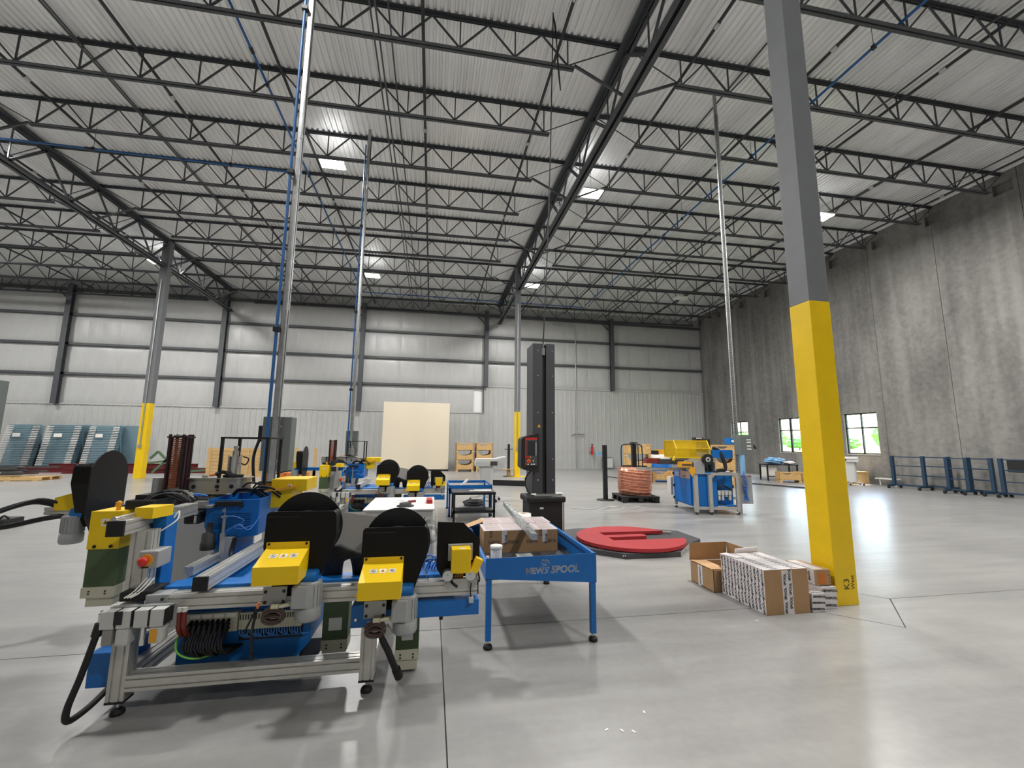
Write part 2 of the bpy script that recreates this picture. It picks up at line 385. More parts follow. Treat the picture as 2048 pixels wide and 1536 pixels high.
# unseen sides that close the hall
struct(MB().box(XL-.3, XL, YB-.3, YF+.3, 0, 11.1).build('wall_left', M['liner']), 'plain light metal wall on the left', 'wall')
struct(MB().box(XL-.3, XR+.3, YB-.3, YB, 0, 11.1).build('wall_back', M['liner']), 'plain light metal wall behind the viewer', 'wall')

# ------------------------------------------------------------------ roof steel
def joist_meshes():
    d = {}
    m = MB().bar((0, 0, 0), (0, 0, -.70), .028, .028, (0, 1, 0)).mesh('web'); m.materials.append(M['steel']); d['v'] = m
    m = MB().bar((0, 0, -.02), (.62, 0, -.72), .032, .032, (0, 1, 0)).mesh('web'); m.materials.append(M['steel']); d['d'] = m
    m = MB().bar((0, 0, -.02), (-.62, 0, -.72), .032, .032, (0, 1, 0)).mesh('web'); m.materials.append(M['steel']); d['u'] = m
    return d
JM = joist_meshes()
def chord(m, x0, x1, h0, h1):            # double angle chord following the roof slope
    z0, z1 = zd(x0), zd(x1); t = .009
    for y0, y1, a, b in ((-.075, -.012, h1-t, h1), (.012, .075, h1-t, h1), (-.02, -.011, h0, h1), (.011, .02, h0, h1)):
        m.add([(x0, y0, z0+a), (x0, y1, z0+a), (x0, y1, z0+b), (x0, y0, z0+b), (x1, y0, z1+a), (x1, y1, z1+a), (x1, y1, z1+b), (x1, y0, z1+b)],
              [(0,1,2,3), (7,6,5,4), (0,4,5,1), (1,5,6,2), (2,6,7,3), (3,7,4,0)])
    return m
def chord_low(m, x0, x1, h0, h1):
    z0, z1 = zd(x0), zd(x1); t = .009
    for y0, y1, a, b in ((-.08, -.012, h0, h0+t), (.012, .08, h0, h0+t), (-.02, -.011, h0, h1), (.011, .02, h0, h1)):
        m.add([(x0, y0, z0+a), (x0, y1, z0+a), (x0, y1, z0+b), (x0, y0, z0+b), (x1, y0, z1+a), (x1, y1, z1+a), (x1, y1, z1+b), (x1, y0, z1+b)],
              [(0,1,2,3), (7,6,5,4), (0,4,5,1), (1,5,6,2), (2,6,7,3), (3,7,4,0)])
    return m
bays = [(XL, -11.93, 'left'), (-11.93, XC, 'centre'), (XC, XR+.1, 'right')]
JY = [YC + JP*k for k in range(3, -9, -1)]
protos = {}
for bi, (x0, x1, bn) in enumerate(bays):
    mt = chord(MB(), x0+.02, x1-.02, -.075, 0).mesh('top_chord'); mt.materials.append(M['steel'])
    e0 = 1.25 if bi else .3; e1 = 1.25 if bi < 2 else .75
    mb = chord_low(MB(), x0+e0, x1-e1, -.80, -.735).mesh('bottom_chord'); mb.materials.append(M['steel'])
    n = int(round((x1-e1-x0-e0-.3)/1.24)); s = (x1-e1-.15-x0-e0-.15)/n
    en = MB()
    en.cyl((x0+.12, 0, zd(x0)-.07), (x0+e0+.12, 0, zd(x0)-.73), .014, 8); en2 = MB().cyl((x1-.12, 0, zd(x1)-.07), (x1-e1-.12, 0, zd(x1)-.73), .014, 8)
    me = en.mesh('end_rod'); me.materials.append(M['steel']); me2 = en2.mesh('end_rod'); me2.materials.append(M['steel'])
    for ji, y in enumerate(JY):
        t = thing('roof_joist', f'dark open-web steel roof joist over the {bn} bay, {ORD[ji]} from the far wall', 'roof joist', (x0, y, zd(x0)), f'roof joists of the {bn} bay')
        def P(me_, nm, loc=(0,0,0)):
            o = _link(bpy.data.objects.new(nm, me_)); o.parent = t; o.location = loc; return o
        P(mt, 'top_chord', (-x0, 0, -zd(x0))); P(mb, 'bottom_chord', (-x0, 0, -zd(x0))); P(me, 'end_rod', (-x0, 0, -zd(x0))); P(me2, 'end_rod', (-x0, 0, -zd(x0)))
        for k in range(n+1):
            x = x0+e0+.15+s*k; z = zd(x)-zd(x0)
            P(JM['v'], 'web_post', (x-x0, 0, z-.04))
            if k < n:
                xm = x+s/2
                P(JM['d'], 'web_diagonal', (xm-x0, 0, z-.03)); P(JM['u'], 'web_diagonal', (xm-x0, 0, z-.03))
# girders on the column lines
def girder(x, side, label):
    zt = zd(x)-.10; zb = zt-1.25
    t = thing('roof_girder', label, 'girder', (x, YC, zb), 'roof girders')
    for s in (-1, 1):
        MB().box(x+s*.02, x+s*.035, YB, YF-.1, zt-.16, zt).box(x+s*.02, x+s*.17, YB, YF-.1, zt-.018, zt).build('top_chord', M['steel'], t)
        MB().box(x+s*.02, x+s*.035, YB, YF-.12, zb, zb+.16).box(x+s*.02, x+s*.15, YB, YF-.12, zb, zb+.018).build('bottom_chord', M['steel'], t)
    y = YC + JP*3
    k = 0
    while y > -6:
        yb = y-JP/2
        MB().bar((x, y, zt-.1), (x, yb, zb+.1), .07, .07, (1, 0, 0)).build('web_diagonal', M['steel'], t)
        MB().bar((x, y-JP, zt-.1), (x, yb, zb+.1), .05, .05, (1, 0, 0)).build('web_diagonal', M['steel'], t)
        MB().bar((x, yb, zt-.1), (x, yb, zb+.1), .03, .03, (1, 0, 0)).build('web_post', M['steel'], t)
        if k % 2 == 0:   # kicker braces up to the joists
            MB().bar((x+.05, y-JP, zb+.06), (x+1.25, y-JP, zd(x)-.72), .05, .05).build('kicker_brace', M['steel'], t)
            MB().bar((x-.05, y-JP, zb+.06), (x-1.25, y-JP, zd(x)-.72), .05, .05).build('kicker_brace', M['steel'], t)
        y -= JP; k += 1
    return t
girder(XC, 0, 'deep steel roof girder running over the central yellow columns')
girder(-11.93, 0, 'deep steel roof girder running over the left yellow column')
# columns
def column(x, y, top, label, name='yellow_column', s=.26, conduit=False, plate=False):
    t = thing(name, label, 'column', (x, y, 0), 'yellow-based columns')
    h = s/2
    MB().box(x-h, x+h, y-h, y+h, 3.13, top, .006).build('shaft', M['colgrey'], t)
    MB().box(x-h-.001, x+h+.001, y-h-.001, y+h+.001, 0, 3.13, .006).build('yellow_base', M['yellow'], t, 'bright yellow painted lower shaft')
    if plate: MB().box(x-.5, x+.42, y-.3, y+.3, 0, .012).build('painted_ring', M['yellow'], t)
    if conduit:
        MB().cyl((x-.02, y-h-.03, 1.35), (x-.02, y-h-.03, 8.6), .022, 8).build('conduit', M['galv'], t)
        MB().box(x-.07, x+.03, y-h-.09, y-h, 1.25, 1.4, .01).build('outlet_box', M['galv'], t)
    return t
near = column(XC, YN, zd(XC)-.1, 'large grey column with yellow base beside the cardboard boxes')
ctr = column(XC, YC, zd(XC)-.1, 'grey column with yellow base behind the black control panel', conduit=True, plate=True)
lef = column(-11.93, YC, zd(-11.93)-.1, 'grey column with yellow base by the blue metal stacks', s=.3, conduit=True)
for i, x in enumerate(WC):
    t = thing('wall_column', 'dark steel H column on the far wall, %s from the left' % ORD[i], 'column', (x, YF-.3, 3.4), 'far wall columns')
    z0 = 5.2 if x > SX else 3.5
    MB().box(x-.13, x+.13, YF-.34, YF-.32, z0, 10.2).build('flange', M['steel'], t)
    MB().box(x-.13, x+.13, YF-.12, YF-.10, z0, 10.2).build('flange', M['steel'], t)
    MB().box(x-.008, x+.008, YF-.32, YF-.12, z0, 10.2).build('web', M['steel'], t)
    MB().bar((x-.1, YF-.2, 9.35), (x-.75, YF-.2, EZ-.05), .07, .07).build('knee_brace', M['steel'], t)

# ------------------------------------------------------------------ lamps
def lamp(x, y, z, label, on=True):
    t = thing('high_bay_lamp', label, 'ceiling lamp', (x, y, z), 'high-bay lamps')
    MB().box(x-.36, x+.36, y-.26, y+.26, z+.02, z+.075, .008).build('housing', M['lampwhite'], t)
    for k in (-1, 1):
        MB().box(x-.34, x+.34, y+k*.13-.1, y+k*.13+.1, z, z+.02, .004).build('light_panel', M['lampglow'] if on else M['lampoff'], t, 'glowing warm white light panel' if on else None)
    MB().cyl((x, y, z+.07), (x, y, zd(x)-.02), .008, 6).box(x-.06, x+.06, y-.06, y+.06, z+.075, z+.15).build('suspension', M['galv'], t)
    if on:
        for k in (-1, 1):
            l = bpy.data.lights.new('lamp_light', 'AREA'); l.shape = 'RECTANGLE'; l.size = .68; l.size_y = .2; l.energy = LAMP_W/2; l.color = (1, .985, .965)
            o = _link(bpy.data.objects.new('lamp_light', l)); o.parent = t; o.location = (0, k*.13, -.01)
        l2 = bpy.data.lights.new('lamp_uplight', 'AREA'); l2.shape = 'RECTANGLE'; l2.size = .66; l2.size_y = .4; l2.energy = LAMP_W*.012; l2.color = (1, .985, .965)
        o2 = _link(bpy.data.objects.new('lamp_uplight', l2)); o2.parent = t; o2.location = (0, 0, .16); o2.rotation_euler = (math.pi, 0, 0)
    return t
lamp(-3.23, 12.58, 9.85, 'lit high-bay lamp beside the tall silver pole, large in the roof')
lamp(4.95, 12.51, 9.85, 'lit high-bay lamp hanging beside the central girder, nearer one')
lamp(-3.21, 21.38, 9.85, 'lit high-bay lamp beside the farther silver pole')
lamp(4.95, 21.06, 9.85, 'lit high-bay lamp beside the top of the central far column')
lamp(-12.75, 21.5, 9.75, 'lit high-bay lamp beside the top of the left column')
lamp(13.68, 12.23, 9.85, 'lit high-bay lamp half hidden behind the near yellow column')
lamp(13.68, 21.2, 9.85, 'unlit high-bay lamp over the far right corner', on=False)
for i, (x, y) in enumerate([(-3.2, 3.9), (4.95, 3.9), (13.7, 3.9), (-12.75, 3.9), (-12.75, 12.5), (-21.5, 3.9), (-21.5, 12.5), (-21.5, 21.2), (4.95, -4.8)]):
    lamp(x, y, 9.85, 'lit high-bay lamp out of view, %s of the hidden ones' % ORD[i])
# ------------------------------------------------------------------ services under the roof
def pipe_run(name, label, cat, pts, r, mt, group=None, couple=0, hang=False):
    p0 = pts[0]; t = thing(name, label, cat, p0, group)
    MB().tube(pts, r, 8).build('pipe', mt, t)
    a, b = Vector(pts[0]), Vector(pts[-1])
    if couple:
        n = int((b-a).length/couple); d = (b-a).normalized(); cm = None
        for k in range(1, n):
            p = a + d*couple*k
            if cm is None:
                cm = MB().cyl(-d*.07, d*.07, r*1.45, 8).mesh('coupling'); cm.materials.append(M['galv'] if mt is not M['airblue'] else M['pipeblack'])
            o = _link(bpy.data.objects.new('coupling', cm)); o.parent = t; o.location = p-a
    if hang:
        n = int((b-a).length/3.6); d = (b-a).normalized()
        for k in range(1, n+1):
            p = a+d*3.6*(k-.3)
            MB().cyl(p, (p.x, p.y, zd(p.x)), .006, 5).box(p.x-.03, p.x+.03, p.y-.04, p.y+.04, p.z-.05, p.z+.05).build('hanger', M['pipeblack'], t)
    return t
for i, x in enumerate([-19, -15.95, -12.9, -9.85, -6.75, -3.78, -.48, 2.47, 5.6, 8.52, 11.55, 14.6, 17.65]):
    pipe_run('sprinkler_pipe', 'dark sprinkler pipe running in depth under the roof, %s from the left' % ORD[i], 'pipe', [(x, YB, zd(x)-.42), (x, YF-.3, zd(x)-.42)], .036, M['pipeblack'], 'sprinkler pipes', 4.18)
for i, (x, dz) in enumerate([(-16.4, -.78), (-8.15, -.1), (-7.6, -.78), (-1.46, -.78), (-1.36, -.74), (-1.2, -.1), (7.2, -.1), (10.75, -.78), (15.2, -.1), (16.4, -.78)]):
    m = MB().box(x-.016, x+.016, YB, YF-.2, zd(x)+dz-.018, zd(x)+dz+.014)
    center_root(m.build('bridging_angle', M['steel']), 'thin dark steel bridging angle tying the joists, %s from the left' % ORD[i], 'bridging', 'joist bridging')
pipe_run('air_pipe', 'blue compressed air pipe running in depth beside the silver pole', 'pipe', [(-4.2, YB, 10.1), (-4.2, 24.2, 10.1)], .03, M['airblue'], None, 5.8, True)
pipe_run('air_pipe', 'blue compressed air pipe crossing the left bay', 'pipe', [(-16, 13.25, 9.86), (-4.25, 13.25, 9.86)], .03, M['airblue'], None, 3, True)
pipe_run('air_pipe', 'blue compressed air pipe crossing near the far wall', 'pipe', [(-4.1, 24.3, 10.0), (8.95, 24.3, 10.0)], .03, M['airblue'], None, 4, True)
pipe_run('air_pipe', 'blue compressed air pipe running in depth over the right bay', 'pipe', [(9.1, YB, 10.1), (9.05, 24.2, 10.1)], .03, M['airblue'], None, 5.8, True)
# service poles with switch boxes
M['boxgrey'] = mat('switch_box_grey', lin('6d7371'), .45, .1)
M['rubber'] = mat('black_rubber', lin('141416'), .6)
M['sticker'] = mat('sticker_white', lin('e6e4de'), .5)
def pole(x, y, label, box, blue=True, perf=False, zb=.0):
    t = thing('service_pole', label, 'pole', (x, y, 0), 'service poles')
    m = MB().box(x-.041, x+.041, y-.018, y-.014, 0, zd(x)-.02).box(x-.041, x-.037, y-.018, y+.022, 0, zd(x)-.02).box(x+.037, x+.041, y-.018, y+.022, 0, zd(x)-.02).box(x-.002, x+.002, y-.014, y+.022, 0, zd(x)-.02)
    m.build('strut_channel', M['galv'], t)
    MB().box(x-.09, x+.09, y-.07, y+.07, 0, .008).build('foot_plate', M['galv'], t)
    if perf:
        sl = MB().box(-.008, .008, -.001, .001, -.014, .014).mesh('slot'); sl.materials.append(M['black'])
        for k in range(150):
            o = _link(bpy.data.objects.new('slot', sl)); o.parent = t; o.location = (-.02, -.0185, .25+.068*k)
    MB().cyl((x+.025, y-.035, box[4]+box[5]), (x+.025, y-.035, zd(x)-.6), .014, 8).build('conduit', M['galv'], t)
    for z in (3.2, 5.6, 8.0): MB().cyl((x+.025, y-.035, z), (x+.025, y-.035, z+.05), .019, 8).build('conduit_coupling', M['galv'], t)
    x0, x1, y0, y1, z0, h = box
    b = MB().box(x0, x1, y0, y1, z0, z0+h, .008).build('switch_box', M['boxgrey'], t, 'grey steel switch box')
    for dx, dz in ((.12, .12), (.12, h-.12)):
        MB().cyl((x1-dx, y0-.001, z0+dz), (x1-dx, y0-.008, z0+dz), .014, 10).build('bolt', M['galv'], b)
    if blue:
        MB().tube([(x-.075, y-.04, .95), (x-.075, y-.04, 10.1)], .019, 10).build('air_drop_pipe', M['airblue'], t, 'blue air pipe strapped to the pole')
        for z in (2.95, 5.1, 7.6): MB().box(x-.11, x-.03, y-.075, y, z-.03, z+.03, .005).build('pipe_clip', M['rubber'], t)
    return t, b
P1, b1 = pole(-1.89, 5.7, 'tall silver service pole with blue pipe behind the front machine', (-2.05, -1.72, 5.73, 5.93, 1.2, .66))
MB().tube([(-2.07, 5.85, 1.7), (-2.12, 5.86, 1.57), (-2.16, 5.84, 1.35), (-2.13, 5.84, 1.05)], .018, 8, step=6).box(-2.12, -2.05, 5.8, 5.9, 1.55, 1.75, .01).build('switch_handle', M['rubber'], b1)
P2, b2 = pole(-2.09, 11.9, 'silver service pole with blue pipe behind the farther machine', (-2.23, -1.93, 11.93, 12.1, 1.2, .66))
P3, b3 = pole(7.03, 8.95, 'perforated silver service pole with grey switch box by the yellow guard', (6.94, 7.27, 8.7, 8.92, 1.35, .46), blue=False, perf=True)
for z in (1.70, 1.645, 1.56, 1.49): MB().box(7.1, 7.21, 8.697, 8.70, z-.015, z+.012).build('label_plate', M['sticker'], b3)
MB().box(7.27, 7.31, 8.75, 8.83, 1.52, 1.7, .01).bar((7.29, 8.78, 1.62), (7.39, 8.78, 1.5), .03, .04).build('switch_handle', M['rubber'], b3)
# flexible cord from the roof to the wrapping mast
c = pipe_run('power_cord', 'black power cord hanging from the roof to the tall black mast', 'cord', [(2.14, 7.3, 10.3), (2.06, 7.27, 7), (1.98, 7.23, 5), (1.9, 7.215, 3.34)], .012, M['rubber'])
MB().tube([(2.14, 7.3, 10.25), (2.2, 7.3, 9.9), (2.23, 7.3, 9.1), (2.3, 7.35, 8.6), (2.22, 7.33, 9.6), (2.15, 7.33, 10.3)], .01, 6, step=6).build('spare_loop', M['rubber'], c)
# conduit on the far wall
t = thing('wall_conduit', 'slim grey conduit rising up the right part of the far wall', 'conduit', (9.3, YF-.1, 0))
MB().tube([(9.4, YF-.13, .02), (9.4, YF-.13, 9.5), (9.3, YF-.13, 9.6), (7.8, YF-.13, 9.65)], .03, 8).build('pipe', M['galv'], t)
MB().bar((9.05, YF-.16, 2.15), (9.35, YF-.16, 2.25), .03, .04).bar((9.42, YF-.16, 2.25), (9.95, YF-.16, 2.22), .03, .04).build('valve_handle', M['steel'], t)

# ------------------------------------------------------------------ outdoors beyond the windows
M['grass'] = mat('grass', lin('8aa24f'), .9, noise=.25, nscale=.4)
M['flowers'] = mat('yellow_field', lin('c8c23c'), .9, noise=.3, nscale=.6)
M['road'] = mat('pale_road', lin('c9c6bf'), .9)
M['leaf'] = mat('tree_leaf', lin('6b9455'), .8, noise=.35, nscale=1.2)
M['bark'] = mat('tree_bark', lin('5a4a3a'), .9)
tag(MB().box(19.4, 420, -200, 420, -.6, -.3).build('grass_field', M['grass']), 'green grass field outside the windows', 'grass')['kind'] = 'stuff'
tag(MB().prism([(60, -100), (64, -100), (64, 300), (60, 300)], 'z', -.3, -.27).build('access_road', M['road']), 'pale road strip outside the windows', 'road')
tag(MB().prism([(75, -100), (112, -100), (112, 300), (75, 300)], 'z', -.3, .5).build('flower_field', M['flowers']), 'band of yellow flowers outside the windows', 'flowers')['kind'] = 'stuff'
def blob(m, c, r, seed):
    bm = bmesh.new(); bmesh.ops.create_icosphere(bm, subdivisions=3, radius=1); rn = random.Random(seed); ph = [rn.uniform(0, 6) for _ in range(6)]
    for v in bm.verts:
        k = 1 + .16*math.sin(5*v.co.x+ph[0])*math.sin(5*v.co.y+ph[1]) + .12*math.sin(9*v.co.z+ph[2]+4*v.co.x) + rn.uniform(-.07, .07)
        v.co = Vector((c[0]+v.co.x*k*r[0], c[1]+v.co.y*k*r[1], c[2]+v.co.z*k*r[2]))
    m.bm(bm)
rt = random.Random(3)
for i in range(16):
    y = 76 + i*9.6; x = 128 + (12 if i % 2 else -6); h = rt.uniform(5.2, 8.2)
    t = thing('tree', 'distant green tree outside the windows, %s from the right' % ORD[i], 'tree', (x, y, -.3), 'trees outside')
    m = MB()
    for k in range(4): blob(m, (x+rt.uniform(-1.2, 1.2), y+rt.uniform(-1.6, 1.6), h*.55+rt.uniform(-.3, .8)), (2.9, 3.2, h*.34), i*10+k)
    m.build('crown', M['leaf'], t); MB().cyl((x, y, -.3), (x, y, h*.4), .22, 8).build('trunk', M['bark'], t)
# ------------------------------------------------------------------ machine materials
M['alu'] = mat('aluminium_profile', lin('c9c7c1'), .38, .55, noise=.05, nscale=20)
M['blue'] = mat('machine_blue', lin('0568b6'), .42, noise=.04, nscale=5)
M['green'] = mat('olive_green', lin('4b5f3c'), .5)
M['cream'] = mat('cream_plastic', lin('c6c3ad'), .5)
M['guard'] = mat('black_guard', lin('0e0d0c'), .5, spec=.25)
M['motor'] = mat('motor_grey', lin('a4a6a6'), .45, .2)
M['chrome'] = mat('chrome', lin('d4d4d2'), .18, .9)
M['stain'] = mat('stainless', lin('b7b6b1'), .3, .7)
M['copper'] = mat('copper', lin('d79a80'), .27, .9, noise=.15, nscale=30)
M['brown'] = mat('lamination_brown', lin('9a5a3c'), .5, .2)
M['plum'] = mat('dark_plum_rod', lin('32191f'), .4)
M['cablebrown'] = mat('brown_cable', lin('4a3a34'), .45)
M['red'] = mat('red_plastic', lin('c2271f'), .35)
M['redtube'] = mat('red_brown_tube', lin('7d2c20'), .4)
M['orange'] = mat('orange_plastic', lin('d9773a'), .5)
M['greenwire'] = mat('green_wire', lin('7cc74a'), .4)
M['bluetube'] = mat('blue_tube', lin('3f7fd0'), .3)
M['ltgrey'] = mat('light_grey_paint', lin('c4c4c0'), .45)
M['polycarb'] = mat('grey_polycarbonate', lin('8f8b86'), .25, spec=.6)
M['clearpl'] = glassmat('clear_plastic', (.88, .9, .9), .12, .22)
M['purple'] = mat('sign_purple', lin('5d2b46'), .5)
M['ink'] = mat('black_ink', lin('1a1a1c'), .6)
M['signyellow'] = mat('sign_yellow', lin('e0a020'), .5)
def decal(bx, o, u, v, s, parent, kind):         # small warning sticker: o corner, u/v unit axes, s size
    o, u, v = Vector(o), Vector(u).normalized(), Vector(v).normalized(); n = u.cross(v)
    MB().obox(o+u*s/2+v*s/2, u, v, n, s/2, s/2, .0008).build('sticker', M['sticker'], parent, 'white square warning sticker')
    c = o+u*s/2+v*s/2+n*.0012
    if kind == 'tri':
        m = MB(); T = [c-u*s*.38-v*s*.3, c+u*s*.38-v*s*.3, c+v*s*.36]; m.add(T+[p-n*.0006 for p in T], [(0,1,2), (5,4,3), (0,3,4,1), (1,4,5,2), (2,5,3,0)])
        m.build('warning_triangle', M['signyellow'], parent)
        MB().obox(c-v*s*.1+n*.0006, u, v, n, s*.14, s*.06, .0004).obox(c+v*s*.08+n*.0006, u, v, n, s*.04, s*.1, .0004).build('pictogram', M['ink'], parent)
    else:
        MB().ring(c, n, s*.31, s*.38, .0008, 20).obox(c, (u-v), (u+v), n, s*.32, s*.03, .0005).build('prohibition_ring', M['purple'], parent)
        MB().obox(c-n*.0003, u+v*.4, v-u*.4, n, s*.16, s*.09, .0004).build('pictogram', M['ink'], parent)
def fillet(poly, rs, seg=5):                      # round chosen corners of a 2-D polygon
    out = []; n = len(poly)
    for i, p in enumerate(poly):
        r = rs[i]
        if not r: out.append(p); continue
        p = Vector(p); a = (Vector(poly[i-1])-p).normalized(); b = (Vector(poly[(i+1) % n])-p).normalized()
        ang = math.acos(max(-1, min(1, a.dot(b)))); d = r/math.tan(ang/2)
        c = p + (a+b).normalized()*(r/math.sin(ang/2)); A, B = p+a*d, p+b*d
        t0 = math.atan2(A.y-c.y, A.x-c.x); t1 = math.atan2(B.y-c.y, B.x-c.x)
        while t1-t0 > math.pi: t1 -= 2*math.pi
        while t1-t0 < -math.pi: t1 += 2*math.pi
        out += [(c.x+r*math.cos(t0+(t1-t0)*k/seg), c.y+r*math.sin(t0+(t1-t0)*k/seg)) for k in range(seg+1)]
    return out
def xf(mb, R):                                    # transform a builder's points
    mb.v = [tuple(R @ Vector(p)) for p in mb.v]; return mb
def wheel_unit(par, loc, rz, cables=True, signs=True, tomb=False):
    R = Matrix.Translation(loc) @ Matrix.Rotation(rz, 4, 'Z')
    def B(mb, n, mt, p, label=None): return xf(mb, R).build(n, mt, p, label)
    pl = fillet([(-.2, .52), (-.205, .31), (-.12, .02), (.09, .02), (.215, .37), (.205, .52)], [.025, 0, 0, 0, .03, .03])
    g = B(MB().prism(pl, 'y', 0, .008), 'wheel_guard', M['guard'], par, 'black sheet guard plate of a wire wheel')
    # rim strip round the housing and the disc behind
    m = MB(); n = len(pl)
    for i in range(n):
        a, b = pl[i], pl[(i+1) % n]
        if a[1] > .36 and b[1] > .36 and abs(a[1]-b[1]) < .04 and abs(a[0]) < .19: continue
        m.add([(a[0], .008, a[1]), (b[0], .008, b[1]), (b[0], .12, b[1]), (a[0], .12, a[1])], [(0,1,2,3)])
    B(m, 'guard_rim', M['guard'], g)
    B(MB().cyl((.01, .125, .41), (.01, .135, .41), .215, 48, smooth=False), 'wheel_disc', M['black'], g, 'matt black round disc')
    if tomb: B(MB().prism([(-.205, .41), (-.2, .12), (-.1, -.06), (.12, -.06), (.222, .12), (.225, .41)], 'y', .126, .134), 'inner_plate', M['black'], g)
    B(MB().cyl((.01, .01, .41), (.01, .125, .41), .1, 24), 'wheel_hub', M['black'], g)
    B(MB().obox((-.1, -.001, .49), (1,0,0), (0,1,0), (0,0,1), .1, .002, .004), 'slot', M['black'], g)
    # yellow sloping cover
    prof = [(0, .34), (-.006, .34), (-.010, .305), (-.2, .245), (-.2, .145), (0, .145)]
    c = B(MB().prism(prof, 'x', -.185, .06), 'yellow_cover', M['yellow'], g, 'yellow sloping sheet metal cover')
    B(MB().prism([(-.185, .18), (-.225, .12), (-.185, .115)], 'y', -.05, -.044), 'cover_lug', M['yellow'], g)
    for x in (-.17, .045): B(MB().cyl((x, -.009, .33), (x, -.014, .33), .008, 10), 'screw', M['ink'], g)
    if signs:
        s = .042; u = R.to_3x3() @ Vector((1, 0, 0)); w = R.to_3x3() @ Vector((0, -.19, -.06)).normalized(); v = -w
        for k, kd in enumerate(('ring', 'tri', 'ring')):
            decal(None, R @ Vector((-.135+k*.056, -.115, .2735)) , u, v, s, g, kd)
    # bracket plate with holes, motor hanging at the right
    B(MB().box(-.16, -.03, -.075, -.063, .0, .1), 'bracket_plate', M['motor'], g)
    B(MB().box(-.13, -.06, -.063, .06, .02, .08), 'bracket_arm', M['motor'], g)
    for x in (-.145, -.045):
        for z in (.016, .075): B(MB().cyl((x, -.0745, z), (x, -.078, z), .0095, 12), 'bolt_hole', M['ink'], g)
    mo = B(MB().cyl((.085, -.03, .11), (.085, -.03, -.03), .068, 24).box(.005, .1, -.115, -.06, -.02, .105, .01), 'motor', M['motor'], g, 'grey electric motor')
    m = MB()
    for k in range(10): m.obox((.085+.068*math.cos(k*.33-.9), -.03+.068*math.sin(k*.33-.9), .04), (math.cos(k*.33-.9), math.sin(k*.33-.9), 0), (-math.sin(k*.33-.9), math.cos(k*.33-.9), 0), (0,0,1), .006, .002, .06)
    B(m, 'cooling_fins', M['motor'], g)
    B(MB().lathe([(.073, 0), (.075, -.005), (.075, -.06), (.066, -.075), (.03, -.078)], (.085, -.03, -.03), 24), 'motor_cap', M['motor'], g)
    B(MB().cyl((.02, -.07, .0), (-.06, -.1, -.004), .011, 10).cyl((-.06, -.1, -.004), (-.1, -.1, -.004), .016, 10), 'cable_gland', M['cream'], g)
    B(MB().cyl((.05, .0, .13), (.12, .0, .13), .045, 16).box(.03, .13, -.03, .05, .1, .17), 'gearbox', M['blue'], g)
    if cables:
        m = MB()
        for k in range(7): m.tube([(-.085+(.058-.006*(k % 4))*math.cos(t*.75+k), -.1-.009*(k % 3), -.04-.006*k+(.036-.003*k)*math.sin(t*.75+k)) for t in range(10)], .0065, 6, step=3)
        B(m, 'coiled_cable', M['cablebrown'], g)
    return g
def level_foot(par, x, y, z0):
    MB().cyl((x, y, .03), (x, y, z0), .008, 10).build('foot_screw', M['chrome'], par)
    MB().lathe([(.034, 0), (.037, .01), (.03, .026), (.012, .034)], (x, y, 0), 20).build('foot_pad', M['rubber'], par)
